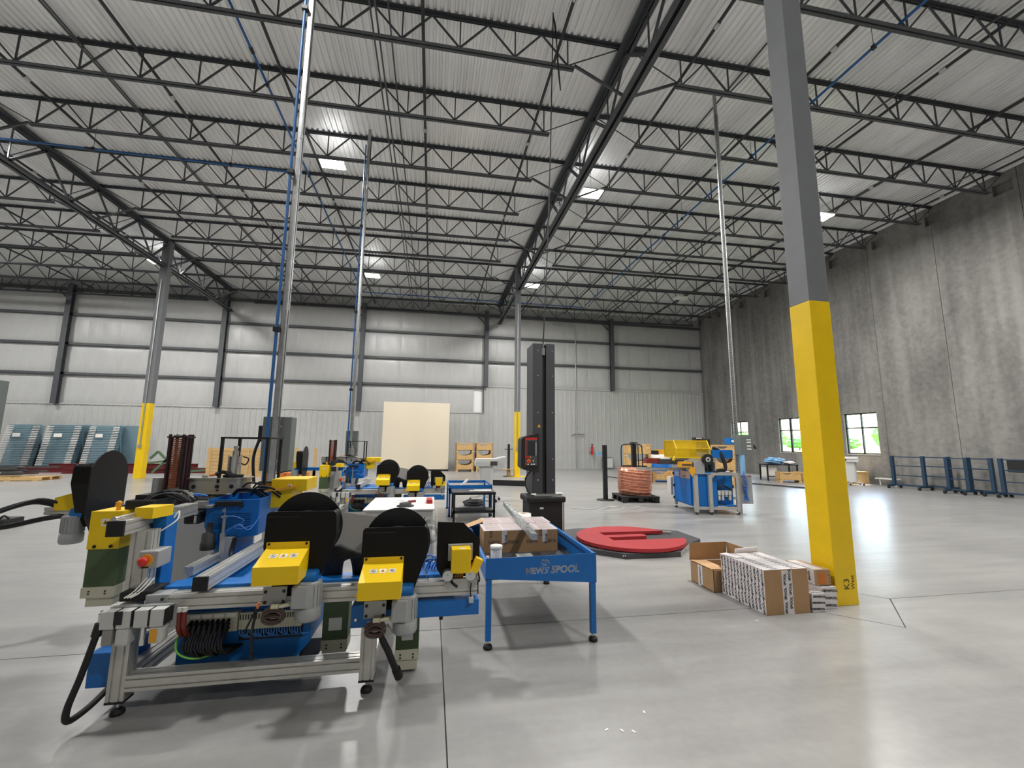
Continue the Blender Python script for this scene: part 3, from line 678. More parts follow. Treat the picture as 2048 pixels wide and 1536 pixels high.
def make_machine():
    X0, Y0 = -1.0, 3.7
    T = thing('wire_winding_machine', 'front blue and aluminium wire machine with black wheel guards and yellow covers', 'machine', (X0, Y0, 0), 'wire machines')
    b = lambda m, n, mt, p=T, l=None: m.build(n, M[mt], p, l)
    # --- frame
    for (x, y, z1) in ((-1.715, 3.045, .6), (-.35, 3.045, .44), (-1.715, 4.55, .6), (-.35, 4.55, .6)):
        b(MB().extr((x, y, .085), (x, y, z1), .09, .09, 2, 2, (0, 1, 0)), 'leg', 'alu')
        b(MB().box(x-.047, x+.047, y-.047, y+.047, .073, .085), 'leg_cap', 'rubber'); level_foot(T, x, y, .08)
    b(MB().extr((-1.67, 3.045, .175), (-.395, 3.045, .175), .09, .085, 2, 2), 'lower_rail', 'alu')
    b(MB().extr((-1.67, 4.55, .175), (-.395, 4.55, .175), .09, .085, 2, 2), 'lower_rail', 'alu')
    b(MB().extr((-1.715, 3.09, .175), (-1.715, 4.505, .175), .09, .085, 2, 2), 'lower_rail', 'alu')
    b(MB().extr((-.35, 3.09, .175), (-.35, 4.505, .175), .09, .085, 2, 2), 'lower_rail', 'alu')
    b(MB().extr((-1.5, 3.05, .6), (.335, 3.05, .6), .09, .09, 2, 2), 'upper_rail', 'alu')
    b(MB().box(.335, .342, 3.005, 3.095, .556, .644), 'rail_end_cap', 'rubber')
    b(MB().box(-1.62, -1.5, 3.0, 3.1, .55, .65, .004), 'joint_plate', 'motor')
    for z in (.575, .625): b(MB().cyl((-1.53, 2.999, z), (-1.53, 2.993, z), .008, 10), 'bolt', 'ink')
    b(MB().box(-1.58, .2, 3.1, 3.24, .56, .665, .004), 'blue_beam', 'blue')
    b(MB().box(-.46, .345, 2.985, 3.1, .435, .53, .004), 'blue_beam', 'blue')
    b(MB().box(-.46, -.36, 2.985, 3.0, .4, .44), 'beam_lug', 'blue')
    b(MB().cyl((.1, 3.0, .435), (.1, 3.0, .415), .013, 12), 'stop_button', 'rubber')
    for x in (-.43, -.18): b(MB().cyl((x, 2.984, .45), (x, 2.976, .45), .009, 10), 'bolt', 'chrome')
    b(MB().box(-1.62, -.95, 3.25, 4.5, .585, .62, .004), 'bed_plate', 'blue')
    b(MB().extr((-1.325, 2.98, .708), (-1.325, 4.5, .708), .078, .078, 2, 2), 'cross_rail', 'alu')
    b(MB().box(-1.366, -1.284, 2.965, 2.98, .667, .749, .002), 'rail_end_cap', 'rubber')
    b(MB().extr((-1.62, 3.45, .66), (-1.62, 4.5, .66), .06, .06, 1, 1), 'cross_rail', 'alu')
    # --- blue cabinet with valve block and terminal strip
    cab = b(MB().prism(fillet([(-1.52, .15), (-1.52, .53), (-.74, .53), (-.74, .26), (-.83, .15)], [.02, .02, .02, .03, .03]), 'y', 3.2, 3.75), 'base_cabinet', 'blue')
    b(MB().box(-1.49, -1.17, 3.15, 3.2, .365, .48, .004), 'connector_plate', 'cream', cab)
    m = MB()
    for i in range(4):
        m.box(-1.44+i*.068, -1.385+i*.068, 3.147, 3.151, .452, .474)
    b(m, 'label_strip', 'sticker', cab)
    plug = MB().cyl((0, 0, 0), (0, -.035, -.012), .011, 8).cyl((0, -.035, -.012), (0, -.05, -.05), .0085, 8).mesh('plug'); plug.materials.append(M['rubber'])
    for i in range(8):
        for j in range(3):
            o = _link(bpy.data.objects.new('cable_plug', plug)); o.parent = cab; o.location = (-1.43+i*.03-X0, 3.15-Y0, .435-.022*j)
    m = MB()
    for i in range(14):
        x = -1.43+i*.016; m.tube([(x, 3.11, .39-.01*(i % 3)), (x+.005, 3.06, .33-.006*(i % 4)), (x+.03, 3.09, .275-.005*(i % 5)), (-1.3+.012*i, 3.19, .27)], .0075, 6, step=4)
    b(m, 'cable_bundle', 'rubber', cab)
    b(MB().tube([(-1.465, 3.14, .40), (-1.475, 3.09, .35), (-1.45, 3.07, .29), (-1.36, 3.08, .25), (-1.24, 3.15, .252)], .006, 8, step=6), 'green_wire', 'greenwire', cab)
    seg = MB().box(-.0072, .0072, -.03, 0, -.05, .05).mesh('terminal'); seg.materials.append(M['cream'])
    dot = MB().box(-.003, .003, -.032, -.03, .008, .04).mesh('terminal_slot'); dot.materials.append(M['ink'])
    for i in range(24):
        for me_, nm in ((seg, 'terminal'), (dot, 'terminal_slot')):
            o = _link(bpy.data.objects.new(nm, me_)); o.parent = cab; o.location = (-1.155+i*.0155-X0, 3.185-Y0, .42)
    m = MB()
    rn = random.Random(5)
    for i in range(24):
        x = -1.155+i*.0155; m.tube([(x, 3.165, .375), (x+.003, 3.155, .345), (x+rn.uniform(0, .05), 3.175, .315), (x+.04+rn.uniform(0, .04), 3.21, .31)], .0045, 6, step=3)
    b(m, 'air_tubes', 'bluetube', cab)
    b(MB().box(-1.17, -.79, 3.197, 3.201, .29, .375), 'cut_out', 'black', cab)
    b(MB().box(-.82, -.7, 3.2, 3.5, .135, .15), 'base_strip', 'black', cab)
    # --- pneumatic service unit
    fr = b(MB().box(-1.77, -1.45, 2.96, 2.985, .6, .608, .002).box(-1.77, -1.44, 2.985, 3.0, .47, .6), 'air_service_unit', 'motor')
    for i, x in enumerate((-1.745, -1.665, -1.58, -1.5)):
        b(MB().box(x-.036, x+.036, 2.905, 2.985, .505, .6, .006), 'valve_block', 'ltgrey', fr)
        if i in (1, 3):
            b(MB().box(x-.033, x+.033, 2.905, 2.98, .415, .505, .012), 'filter_bowl', 'ltgrey', fr)
        if i == 2: b(MB().cyl((x, 2.945, .505), (x, 2.945, .40), .014, 12), 'drain_tube', 'chrome', fr)
        if i == 0: b(MB().box(x-.02, x+.03, 2.91, 2.97, .42, .505, .006), 'filter_bowl', 'polycarb', fr)
        b(MB().box(x+.037, x+.043, 2.903, 2.985, .515, .6), 'clamp', 'ink', fr)
    b(MB().box(-1.525, -1.49, 2.902, 2.905, .425, .495), 'yellow_label', 'signyellow', fr)
    b(MB().box(-1.71, -1.67, 2.9, 2.904, .53, .6), 'pressure_switch', 'ink', fr)
    for x in (-1.435, -1.405):
        b(MB().cyl((x, 3.0, .575), (x, 3.0, .55), .016, 12), 'tube_fitting', 'sticker', fr); b(MB().tube([(x, 3.0, .55), (x-.004, 3.02, .45), (x-.02, 3.1, .38)], .013, 8, step=4), 'red_tube', 'redtube', fr)
    b(MB().cyl((-1.79, 2.93, .585), (-1.79, 2.93, .53), .013, 12).cyl((-1.79, 2.93, .6), (-1.79, 2.93, .585), .008, 10), 'hose_fitting', 'chrome', fr)
    b(MB().cyl((-1.79, 2.93, .535), (-1.8, 2.925, .47), .024, 12).tube([(-1.8, 2.925, .47), (-1.83, 2.9, .28), (-1.86, 2.88, .13), (-1.86, 2.9, .06), (-1.83, 3.0, .075), (-1.8, 3.12, .13)], .017, 10, step=6), 'air_hose', 'rubber', fr)
    b(MB().box(-1.93, -1.77, 3.1, 3.4, .12, .31, .006), 'side_box', 'blue')
    # --- left tower
    b(MB().extr((-1.735, 3.14, .62), (-1.735, 3.14, 1.0), .115, .085, 2, 2, (0, 1, 0)), 'tower_post', 'alu')
    b(MB().extr((-1.785, 2.95, 1.042), (-1.785, 3.75, 1.042), .082, .082, 2, 2), 'tower_rail', 'alu')
    b(MB().box(-1.83, -1.74, 2.935, 2.95, .998, 1.086, .002), 'rail_end_cap', 'rubber')
    b(MB().cyl((-1.80, 2.96, 1.097), (-1.77, 3.4, 1.11), .011, 10).cyl((-1.80, 2.94, 1.097), (-1.80, 2.97, 1.097), .014, 10), 'guide_rod', 'chrome')
    bp = b(MB().box(-1.775, -1.665, 3.21, 3.34, .6, 1.07, .005), 'blue_post', 'blue')
    b(MB().ring((-1.74, 3.2, .93), (0, 1, 0), .018, .034, .012, 20), 'cable_ring', 'sticker', bp)
    b(MB().box(-1.79, -1.74, 3.185, 3.21, .95, 1.03, .006), 'sensor_block', 'ink', bp)
    b(MB().prism([(-1.79, 3.1), (-1.69, 3.1), (-1.655, 3.25), (-1.79, 3.25)], 'z', 1.07, 1.138), 'yellow_cap', 'yellow', bp)
    b(MB().tube([(-1.65, 3.26, 1.05), (-1.63, 3.27, 1.09), (-1.62, 3.24, 1.04), (-1.67, 3.2, .99), (-1.73, 3.19, .95)], .005, 6, step=5), 'white_cable', 'sticker', bp)
    eb = b(MB().box(-1.705, -1.6, 3.04, 3.18, .79, .89, .008), 'stop_box', 'motor', T, 'grey emergency stop box')
    b(MB().cyl((-1.66, 3.04, .838), (-1.66, 3.034, .838), .034, 24), 'yellow_ring', 'signyellow', eb)
    b(MB().lathe([(.016, 0), (.016, .02), (.026, .024), (.028, .034), (.02, .043), (.006, .046)], (0, 0, 0), 20).__class__ and xf(MB().lathe([(.016, 0), (.016, .02), (.026, .024), (.028, .034), (.02, .043), (.006, .046)], (0, 0, 0), 20), Matrix.Translation((-1.66, 3.034, .838)) @ Matrix.Rotation(math.pi/2, 4, 'X')), 'stop_button', 'red', eb, 'red mushroom push button')
    b(MB().box(-1.685, -1.645, 3.037, 3.04, .793, .802), 'label_plate', 'ink', eb)
    b(MB().box(-1.77, -1.60, 3.02, 3.2, .612, .665, .01), 'tower_base', 'ink')
    m = MB()
    for k in range(3): m.tube([(-1.64-.02*k, 3.1, .72), (-1.66-.02*k, 3.03, .665), (-1.70-.015*k, 3.0, .64)], .005, 6, step=4)
    b(m, 'white_cables', 'sticker')
    # --- green chute with yellow head
    ch = b(MB().box(-2.11, -1.94, 3.25, 3.42, .625, .872, .003), 'wire_chute', 'green')
    b(MB().prism([(-2.113, .868), (-2.113, 1.1), (-1.937, 1.1), (-1.937, .868)], 'y', 3.242, 3.45), 'yellow_head', 'yellow', ch)
    b(MB().box(-2.09, -1.95, 3.26, 3.4, .52, .628, .003), 'chute_foot', 'cream', ch); b(MB().box(-2.115, -1.935, 3.245, 3.42, .575, .64, .003), 'chute_collar', 'cream', ch)
    for x in (-2.07, -1.98):
        b(MB().cyl((x, 3.242, .885), (x, 3.236, .885), .01, 10), 'bolt', 'ink', ch)
        for z in (.6, .615): b(MB().cyl((x, 3.245, z), (x, 3.241, z), .005, 8), 'bolt', 'ink', ch)
    decal(None, (-2.05, 3.2415, 1.01), (1, 0, 0), (0, 0, 1), .045, ch, 'tri')
    b(MB().cyl((-2.0, 3.3, 1.1), (-2.0, 3.3, 1.125), .012, 8).lathe([(.01, 0), (.022, .006), (.016, .02), (.02, .028), (.006, .038)], (-2.0, 3.3, 1.12), 10), 'knob', 'signyellow', ch)
    b(MB().box(-1.97, -1.8, 3.3, 3.55, 1.1, 1.16, .01).box(-1.93, -1.86, 3.33, 3.5, 1.16, 1.19).obox((-1.84, 3.45, 1.19), (1, 0, .4), (0, 1, 0), (-.4, 0, 1), .06, .09, .006), 'clamp_block', 'ink', ch)
    m = MB(); rn = random.Random(9)
    for k in range(9):
        p = Vector((-1.9+rn.uniform(-.05, .05), 3.3+rn.uniform(0, .2), 1.14)); m.tube([p, p+Vector((.06, .05, .05)), p+Vector((.14, .1, .02+rn.uniform(0, .05))), p+Vector((.22, .12, -.01))], .006, 6, step=4)
    b(m, 'loose_cables', 'rubber')
    m = MB()
    for k in range(3): m.tube([(-1.78+.03*k, 3.5, 1.13), (-1.74+.03*k, 3.55, 1.17), (-1.68+.03*k, 3.6, 1.15)], .005, 6, step=4)
    b(m, 'blue_tubes', 'bluetube')
    b(MB().cyl((-1.78, 3.52, 1.16), (-1.68, 3.5, 1.17), .02, 12).cyl((-1.72, 3.5, 1.17), (-1.72, 3.5, 1.2), .018, 10), 'brass_valve', 'stain')
    # --- blue hopper
    hp = b(MB().prism([(-1.75, 1.085), (-1.755, .88), (-1.68, .72), (-1.64, .62), (-1.53, .62), (-1.53, .78), (-1.37, .80), (-1.365, 1.085)], 'y', 3.9, 3.915)
           .prism([(-1.75, 1.085), (-1.755, .88), (-1.37, .80), (-1.365, 1.085)], 'y', 4.48, 4.495).box(-1.755, -1.745, 3.915, 4.48, .88, 1.085).box(-1.38, -1.365, 3.915, 4.48, .8, 1.085).box(-1.745, -1.38, 3.915, 4.48, .84, .86).box(-1.64, -1.53, 3.915, 4.3, .62, .84), 'blue_hopper', 'blue')
    m = MB()
    for k in range(8): m.box(-1.70, -1.42, 3.8975, 3.901, .86+.016*k, .863+.016*k)
    b(m, 'louvre_slots', 'black', hp)
    b(MB().box(-1.68, -1.49, 3.865, 3.9, 1.035, 1.075, .004).box(-1.69, -1.67, 3.86, 3.9, 1.03, 1.045).box(-1.50, -1.48, 3.86, 3.9, 1.03, 1.045), 'hopper_bar', 'ink', hp)
    b(MB().cyl((-1.585, 3.83, .97), (-1.585, 3.83, .83), .011, 12).cyl((-1.585, 3.83, 1.03), (-1.585, 3.83, .97), .004, 8).bar((-1.595, 3.83, 1.02), (-1.59, 3.83, 1.0), .012, .02).box(-1.605, -1.565, 3.815, 3.845, .955, .968).box(-1.6, -1.57, 3.815, 3.845, .80, .84, .003), 'lift_cylinder', 'stain', hp)
    b(MB().tube([(-1.57, 3.82, .965), (-1.5, 3.81, .965), (-1.44, 3.82, .93), (-1.5, 3.84, .89), (-1.56, 3.83, .86)], .004, 6, step=6).tube([(-1.44, 3.83, .9), (-1.5, 3.8, .885), (-1.45, 3.82, .87), (-1.38, 3.84, .89)], .004, 6, step=6).tube([(-1.56, 3.82, .85), (-1.47, 3.8, .905), (-1.4, 3.82, .86), (-1.36, 3.88, .93), (-1.35, 3.9, .96)], .004, 6, step=6), 'air_tubes', 'bluetube', hp)
    b(MB().extr((-1.56, 3.86, .6), (-1.56, 3.86, .8), .085, .06, 1, 1, (0, 1, 0)), 'hopper_post', 'alu')
    b(MB().tube([(-1.49, 3.82, .8), (-1.5, 3.8, .7), (-1.47, 3.75, .66), (-1.45, 3.7, .6), (-1.43, 3.6, .56)], .018, 8, step=5), 'corrugated_hose', 'rubber')
    # dark rotary head under the arm
    b(MB().box(-1.96, -1.76, 3.95, 4.3, .95, 1.09, .02).box(-1.9, -1.78, 3.88, 4.1, .9, 1.0, .02).cyl((-1.85, 3.9, .98), (-1.85, 3.87, .98), .05, 16), 'rotary_head', 'ink')
    b(MB().lathe([(.001, -.022), (.015, -.017), (.022, 0), (.015, .017), (.001, .022)], (-1.785, 3.82, 1.0), 16).cyl((-1.785, 3.82, .975), (-1.785, 3.82, .92), .01, 10), 'ball_lever', 'chrome')
    b(MB().lathe([(.05, 0), (.052, .05), (.045, .055), (.045, .12), (.02, .13), (.02, .2)], (-1.68, 3.82, .72), 18), 'filter_cup', 'ink')
    b(MB().box(-1.79, -1.68, 3.82, 3.9, 1.03, 1.05, .004).box(-1.8, -1.72, 3.8, 3.86, 1.05, 1.085, .004), 'sensor_plate', 'stain')
    ec = b(MB().box(-2.3, -1.8, 4.6, 4.95, .16, .95, .006), 'rear_cabinet', 'ltgrey')
    b(MB().box(-2.28, -1.82, 4.596, 4.6, .2, .93), 'cabinet_door', 'ltgrey', ec)
    # --- upper arm, magazine, cylinder and guard frame
    arm = b(MB().prism(fillet([(-2.2, 4.1), (-1.56, 4.1), (-1.56, 4.3), (-2.2, 4.3)], [.09, .09, .09, .09], 6), 'z', 1.11, 1.235), 'upper_arm', 'stain', T, 'long stainless steel swing arm')
    b(MB().prism(fillet([(-2.22, 4.08), (-1.545, 4.08), (-1.545, 4.32), (-2.22, 4.32)], [.1, .1, .1, .1], 6), 'z', 1.235, 1.243), 'arm_plate', 'stain', arm)
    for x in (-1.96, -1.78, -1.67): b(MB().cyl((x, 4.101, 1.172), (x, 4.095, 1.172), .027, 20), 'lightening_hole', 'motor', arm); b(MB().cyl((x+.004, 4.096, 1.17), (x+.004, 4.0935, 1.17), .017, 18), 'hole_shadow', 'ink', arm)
    b(MB().cyl((-1.9, 4.15, 1.243), (-1.9, 4.15, 1.26), .022, 14), 'pivot_cap', 'stain', arm)
    b(MB().cyl((-2.26, 4.2, 1.09), (-2.26, 4.2, 1.24), .055, 20), 'pivot_drum', 'motor', arm)
    b(MB().box(-2.25, -2.12, 4.0, 4.1, 1.06, 1.12, .01), 'arm_stop', 'ink', arm)
    mg = b(MB().box(-2.13, -2.0, 4.0, 4.11, 1.04, 1.05).box(-2.14, -1.99, 3.99, 4.12, 1.575, 1.588), 'wire_magazine', 'plum', T, 'tall magazine of brown stacked plates between dark rods')
    for x0, x1 in ((-2.13, -2.105), (-2.035, -1.995)): b(MB().box(x0, x1, 4.0, 4.02, 1.05, 1.58), 'side_plate', 'plum', mg)
    m = MB()
    for k in range(33): m.box(-2.1, -2.04, 4.0+.003*(k % 2), 4.1, 1.055+.0157*k, 1.067+.0157*k)
    b(m, 'plate_stack', 'brown', mg)
    for x, y in ((-2.12, 4.0), (-2.02, 4.0), (-2.005, 4.06), (-2.12, 4.1), (-2.005, 4.1)): b(MB().cyl((x, y, 1.05), (x, y, 1.605), .012, 10), 'rod', 'plum', mg)
    b(MB().box(-2.1, -2.02, 4.0, 4.1, 1.588, 1.6, .004), 'magazine_top', 'stain', mg)
    cy = b(MB().cyl((-1.7, 4.2, 1.25), (-1.7, 4.2, 1.42), .048, 24), 'air_cylinder', 'chrome', T, 'polished vertical air cylinder')
    for a in range(4): b(MB().cyl((-1.7+.05*math.cos(a*1.57+.8), 4.2+.05*math.sin(a*1.57+.8), 1.25), (-1.7+.05*math.cos(a*1.57+.8), 4.2+.05*math.sin(a*1.57+.8), 1.43), .006, 8), 'tie_rod', 'stain', cy)
    b(MB().cyl((-1.7, 4.2, 1.42), (-1.7, 4.2, 1.47), .024, 16).cyl((-1.7, 4.2, 1.47), (-1.7, 4.2, 1.49), .014, 12).cyl((-1.7, 4.2, 1.49), (-1.7, 4.2, 1.51), .02, 12), 'cylinder_head', 'chrome', cy)
    b(MB().box(-1.76, -1.64, 4.14, 4.26, 1.243, 1.262), 'cylinder_foot', 'ink', cy)
    b(MB().tube([(-1.63, 4.18, 1.42), (-1.58, 4.17, 1.4), (-1.6, 4.17, 1.35), (-1.64, 4.18, 1.36)], .006, 6, step=5), 'black_tube', 'rubber', cy)
    gf = b(MB().box(-1.79, -1.4, 4.1, 4.125, 1.575, 1.59).box(-1.79, -1.4, 4.44, 4.465, 1.575, 1.59).box(-1.79, -1.765, 4.1, 4.465, 1.575, 1.59).box(-1.425, -1.4, 4.1, 4.465, 1.575, 1.59), 'guard_frame', 'ink', T, 'black open guard frame')
    for x, y in ((-1.775, 4.11), (-1.415, 4.11), (-1.775, 4.45), (-1.415, 4.45)): b(MB().box(x-.011, x+.011, y-.011, y+.011, 1.13, 1.578), 'frame_post', 'ink', gf)
    m = MB(); rn = random.Random(4)
    for k in range(14):
        p = Vector((-1.62+rn.uniform(-.05, .15), 4.05+rn.uniform(0, .25), 1.1+rn.uniform(-.03, .06))); m.tube([p, p+Vector((.06, -.03, .05)), p+Vector((.15, .02, .03)), p+Vector((.22, .05, -.03))], .008, 6, step=4)
    b(m, 'cable_tangle', 'rubber')
    b(MB().cyl((-1.85, 4.12, 1.262), (-1.79, 4.1, 1.27), .01, 8), 'orange_grip', 'orange'); b(MB().tube([(-1.8, 4.1, 1.27), (-1.75, 4.12, 1.29), (-1.68, 4.12, 1.26), (-1.6, 4.14, 1.25)], .016, 8, step=5), 'grip_cable', 'rubber')
    yb = b(MB().box(-1.37, -1.2, 4.15, 4.5, .98, 1.225, .004), 'rear_yellow_cover', 'yellow', T, 'L-shaped yellow sheet metal cover'); b(MB().box(-1.2, -1.08, 4.15, 4.5, 1.12, 1.225, .003), 'cover_wing', 'yellow', yb)
    decal(None, (-1.235, 4.1485, 1.15), (1, 0, 0), (0, 0, 1), .032, yb, 'tri')
    b(MB().box(-1.5, -1.36, 4.2, 4.3, 1.16, 1.19).bar((-1.4, 4.1, 1.13), (-1.15, 4.12, 1.16), .02, .02), 'yellow_rod', 'signyellow')
    # --- wheel units
    wheel_unit(T, (-.785, 2.95, .6), 0); wheel_unit(T, (-.21, 2.95, .49), 0)
    le = wheel_unit(T, (-2.78, 4.22, .84), -math.pi/2, cables=False, signs=False, tomb=True)
    b(MB().extr((-3.05, 4.2, .98), (-2.8, 4.2, .98), .06, .06, 1, 1), 'outrigger_rail', 'alu'); b(MB().box(-2.8, -2.0, 4.35, 4.45, .93, 1.0, .004), 'outrigger_beam', 'blue')
    b(MB().tube([(-2.98, 4.2, 1.02), (-3.1, 4.1, 1.06), (-3.3, 4.0, .96), (-3.25, 4.05, .88), (-3.0, 4.15, .93), (-2.75, 4.25, .96)], .02, 10, step=8).tube([(-2.95, 4.18, 1.04), (-3.05, 4.1, 1.08), (-3.22, 4.02, 1.0)], .012, 8, step=6), 'cable_loop', 'rubber')
    # front right guide head
    pc = b(MB().prism(fillet([(.06, 1.02), (.06, .72), (.10, .66), (.33, .66), (.35, .70), (.35, .9), (.235, 1.01)], [0, .04, .03, .03, .03, 0, 0]), 'y', 3.05, 3.06), 'guide_guard', 'guard', T, 'black chamfered guard plate')
    b(MB().box(.155, .28, 2.92, 3.02, .715, .865, .003), 'yellow_cover', 'yellow', pc); b(MB().box(.135, .3, 3.02, 3.05, .77, .875, .002), 'cover_flange', 'motor', pc)
    b(MB().box(.2, .245, 2.93, 2.96, .8655, .8665), 'sticker', 'sticker', pc); b(MB().obox((.325, 3.0, .745), (1, 0, -.5), (0, 1, 0), (.5, 0, 1), .025, .03, .045), 'sensor_cover', 'yellow', pc)
    b(MB().box(.17, .24, 3.02, 3.03, .655, .715), 'yellow_grid', 'signyellow', pc); m = MB()
    for i in range(4):
        for j in range(4): m.box(.176+.016*i, .186+.016*i, 3.017, 3.02, .661+.013*j, .669+.013*j)
    b(m, 'grid_holes', 'ink', pc)
    for x in (.135, .285): b(MB().cyl((x, 2.98, .685), (x, 3.05, .685), .034, 20).cyl((x, 2.97, .685), (x, 2.98, .685), .008, 8), 'roller', 'chrome', pc)
    b(MB().prism(fillet([(.11, .595), (.33, .595), (.33, .66), (.11, .66)], [.03, .03, .03, .03], 6), 'y', 3.0, 3.02), 'roller_link', 'stain', pc)
    b(MB().cyl((.14, 2.99, .628), (.14, 3.0, .628), .018, 14).cyl((.3, 2.985, .628), (.3, 3.0, .628), .024, 14).box(.29, .335, 3.0, 3.08, .64, .70), 'link_bolt', 'motor', pc)
    b(MB().tube([(.33, 2.99, .72), (.345, 2.985, .66), (.34, 2.98, .64)], .006, 6, step=4).tube([(.29, 2.97, .64), (.285, 2.965, .59), (.29, 2.96, .55)], .004, 6, step=4).tube([(.2, 3.0, .715), (.16, 3.0, .65), (.2, 2.99, .61)], .008, 6, step=4), 'sensor_cable', 'rubber', pc)
    b(MB().box(.275, .305, 2.95, 2.975, .52, .555, .004), 'cable_plug', 'ltgrey', pc)
    # --- green transformer ducts under the rail
    for k, (x0, x1, z0, zc, zt, y) in enumerate(((-.685, -.52, .14, .205, .56, 3.27), (-.195, -.04, .02, .13, .5, 3.22))):
        gd = b(MB().box(x0, x1, y, y+.12, zc, zt, .003), 'green_duct', 'green'); b(MB().box(x0-.003, x1+.003, y-.003, y+.12, zc-.045, zc+.02, .002), 'duct_collar', 'cream', gd); b(MB().box(x0+.005, x1-.005, y+.005, y+.11, z0, zc-.04, .002), 'duct_foot', 'cream', gd)
        b(MB().box(x0+.04, x1-.04, y-.0015, y, zc+.08, zc+.16), 'data_label', 'sticker', gd)
        for x in (x0+.035, x1-.035):
            for z in (zc-.03, zc-.01): b(MB().cyl((x, y-.003, z), (x, y-.007, z), .006, 8), 'bolt', 'ink', gd)
    # --- hoses, sheets and cables between the guards
    b(MB().tube([(-.27, 2.98, .5), (-.265, 2.95, .36), (-.22, 2.94, .27), (-.175, 2.96, .16), (-.155, 3.0, .1)], .02, 10, step=6).cyl((-.17, 2.97, .15), (-.152, 3.0, .09), .027, 10), 'motor_hose', 'rubber')
    b(MB().bar((-.25, 2.95, .41), (-.22, 2.95, .36), .02, .05), 'hose_clamp', 'ltgrey')
    b(MB().obox((-.5, 3.3, .9), (1, .1, -.18), (0, .25, 1), (.1, -1, .25), .17, .14, .003), 'grey_sheet', 'polycarb', T, 'slanted grey plastic sheet')
    b(MB().obox((-.02, 3.12, .72), (.45, 0, -1), (0, 1, .1), (1, 0, .45), .16, .09, .003), 'clear_sheet', 'clearpl')
    m = MB()
    for k in range(6): m.tube([(-.68+.02*k, 3.2, .66), (-.66+.02*k, 3.15, .82-.01*k), (-.58+.022*k, 3.14, .86-.012*k), (-.5+.02*k, 3.16, .78), (-.48+.02*k, 3.2, .64)], .016, 8, step=6)
    b(m, 'hose_arch', 'rubber')
    m = MB(); rn = random.Random(8)
    for k in range(10): m.tube([(-.05+.02*k, 3.25, .66), (-.02+.02*k, 3.2, .72+rn.uniform(0, .05)), (.05+.02*k, 3.18, .74), (.1+.02*k, 3.2, .66)], .005, 6, step=4)
    b(m, 'blue_tubes', 'bluetube')
    b(MB().box(-.5, .1, 3.25, 3.45, .6, .66, .01).box(-.45, -.1, 3.3, 3.6, .66, .8, .02), 'blue_gear_housing', 'blue')
    b(MB().ring((.0, 3.25, .93), (0, 1, .1), .05, .075, .02, 18).ring((.02, 3.23, .9), (.2, 1, .1), .04, .06, .02, 18).cyl((.02, 3.3, .66), (.02, 3.3, .86), .02, 10), 'clear_hose_coil', 'clearpl')
    b(MB().tube([(-.965, 2.86, .6), (-.98, 2.84, .55), (-1.0, 2.83, .5), (-1.01, 2.83, .47)], .006, 6, step=4).tube([(-.965, 2.86, .58), (-.97, 2.83, .48), (-.965, 2.83, .4), (-.962, 2.83, .36)], .008, 6, step=4).cyl((-.962, 2.83, .36), (-.962, 2.83, .33), .012, 8), 'hanging_cable', 'rubber'); b(MB().cyl((-.955, 2.865, .62), (-.965, 2.86, .59), .009, 8), 'orange_plug', 'orange')
    return T
MACH1 = make_machine()
MACH2 = copy_tree(MACH1); MACH2.location = (-1.0-.05, 3.7+5.9, 0); MACH2['label'] = 'farther blue wire machine standing behind the white cabinet'
# ------------------------------------------------------------------ more materials and lettering
M['card'] = mat('cardboard', lin('a98660'), .75, noise=.06, nscale=4)
M['cardin'] = mat('cardboard_inner', lin('c59e74'), .75, noise=.05, nscale=4)
M['tape'] = mat('white_tape', lin('d9d4d4'), .4, noise=.05, nscale=12)
M['tapered'] = mat('red_print_tape', lin('e0d8d4'), .4)
M['osb'] = mat('osb_board', lin('c7a26a'), .7, noise=.28, nscale=14, stretch=(1, 1, 2.4))
M['pine'] = mat('pine_wood', lin('c9a873'), .65, noise=.14, nscale=3, stretch=(1, 8, 8))
M['redtop'] = mat('red_turntable', lin('a3242b'), .6, noise=.06, nscale=5)
M['dkgrey'] = mat('dark_grey_paint', lin('3f4043'), .5, noise=.05, nscale=6)
M['mastgrey'] = mat('mast_charcoal', lin('3a3b3f'), .5)
M['screen'] = mat('dark_screen', lin('2a2b2f'), .2)
M['white'] = mat('white_paint', lin('dedcd6'), .45)
M['whiteboard'] = mat('cream_board', lin('d6cbb6'), .5)
M['plasticw'] = mat('white_plastic', lin('e9e6e0'), .35)
M['orangebox'] = mat('orange_print', lin('c9722c'), .6)
M['rackblue'] = mat('rack_navy', lin('1f3a52'), .5)
M['steelblue'] = mat('galvanised_blue', lin('8fabb8'), .32, .6, noise=.1, nscale=2)
M['palette'] = mat('black_pallet', lin('1d1d20'), .6)
M['ltblue'] = mat('light_blue_film', lin('7fb0d6'), .4)
M['greensteel'] = mat('green_steel', lin('4f6b4a'), .5)
M['meshyel'] = mat('mesh_yellow', lin('d8b400'), .5)
TXT = {}
def text_me(body, size, mt, off=0.0, shear=0.0):
    k = (body, size, mt, off, shear)
    if k in TXT: return TXT[k]
    cu = bpy.data.curves.new('print', 'FONT'); cu.body = body; cu.size = size; cu.align_x = 'CENTER'; cu.align_y = 'CENTER'; cu.offset = off; cu.shear = shear; cu.resolution_u = 3
    o = bpy.data.objects.new('print', cu); COL.objects.link(o); bpy.context.view_layer.update()
    me = bpy.data.meshes.new_from_object(o.evaluated_get(bpy.context.evaluated_depsgraph_get())); bpy.data.objects.remove(o)
    me.materials.clear(); me.materials.append(M[mt]); TXT[k] = me; return me
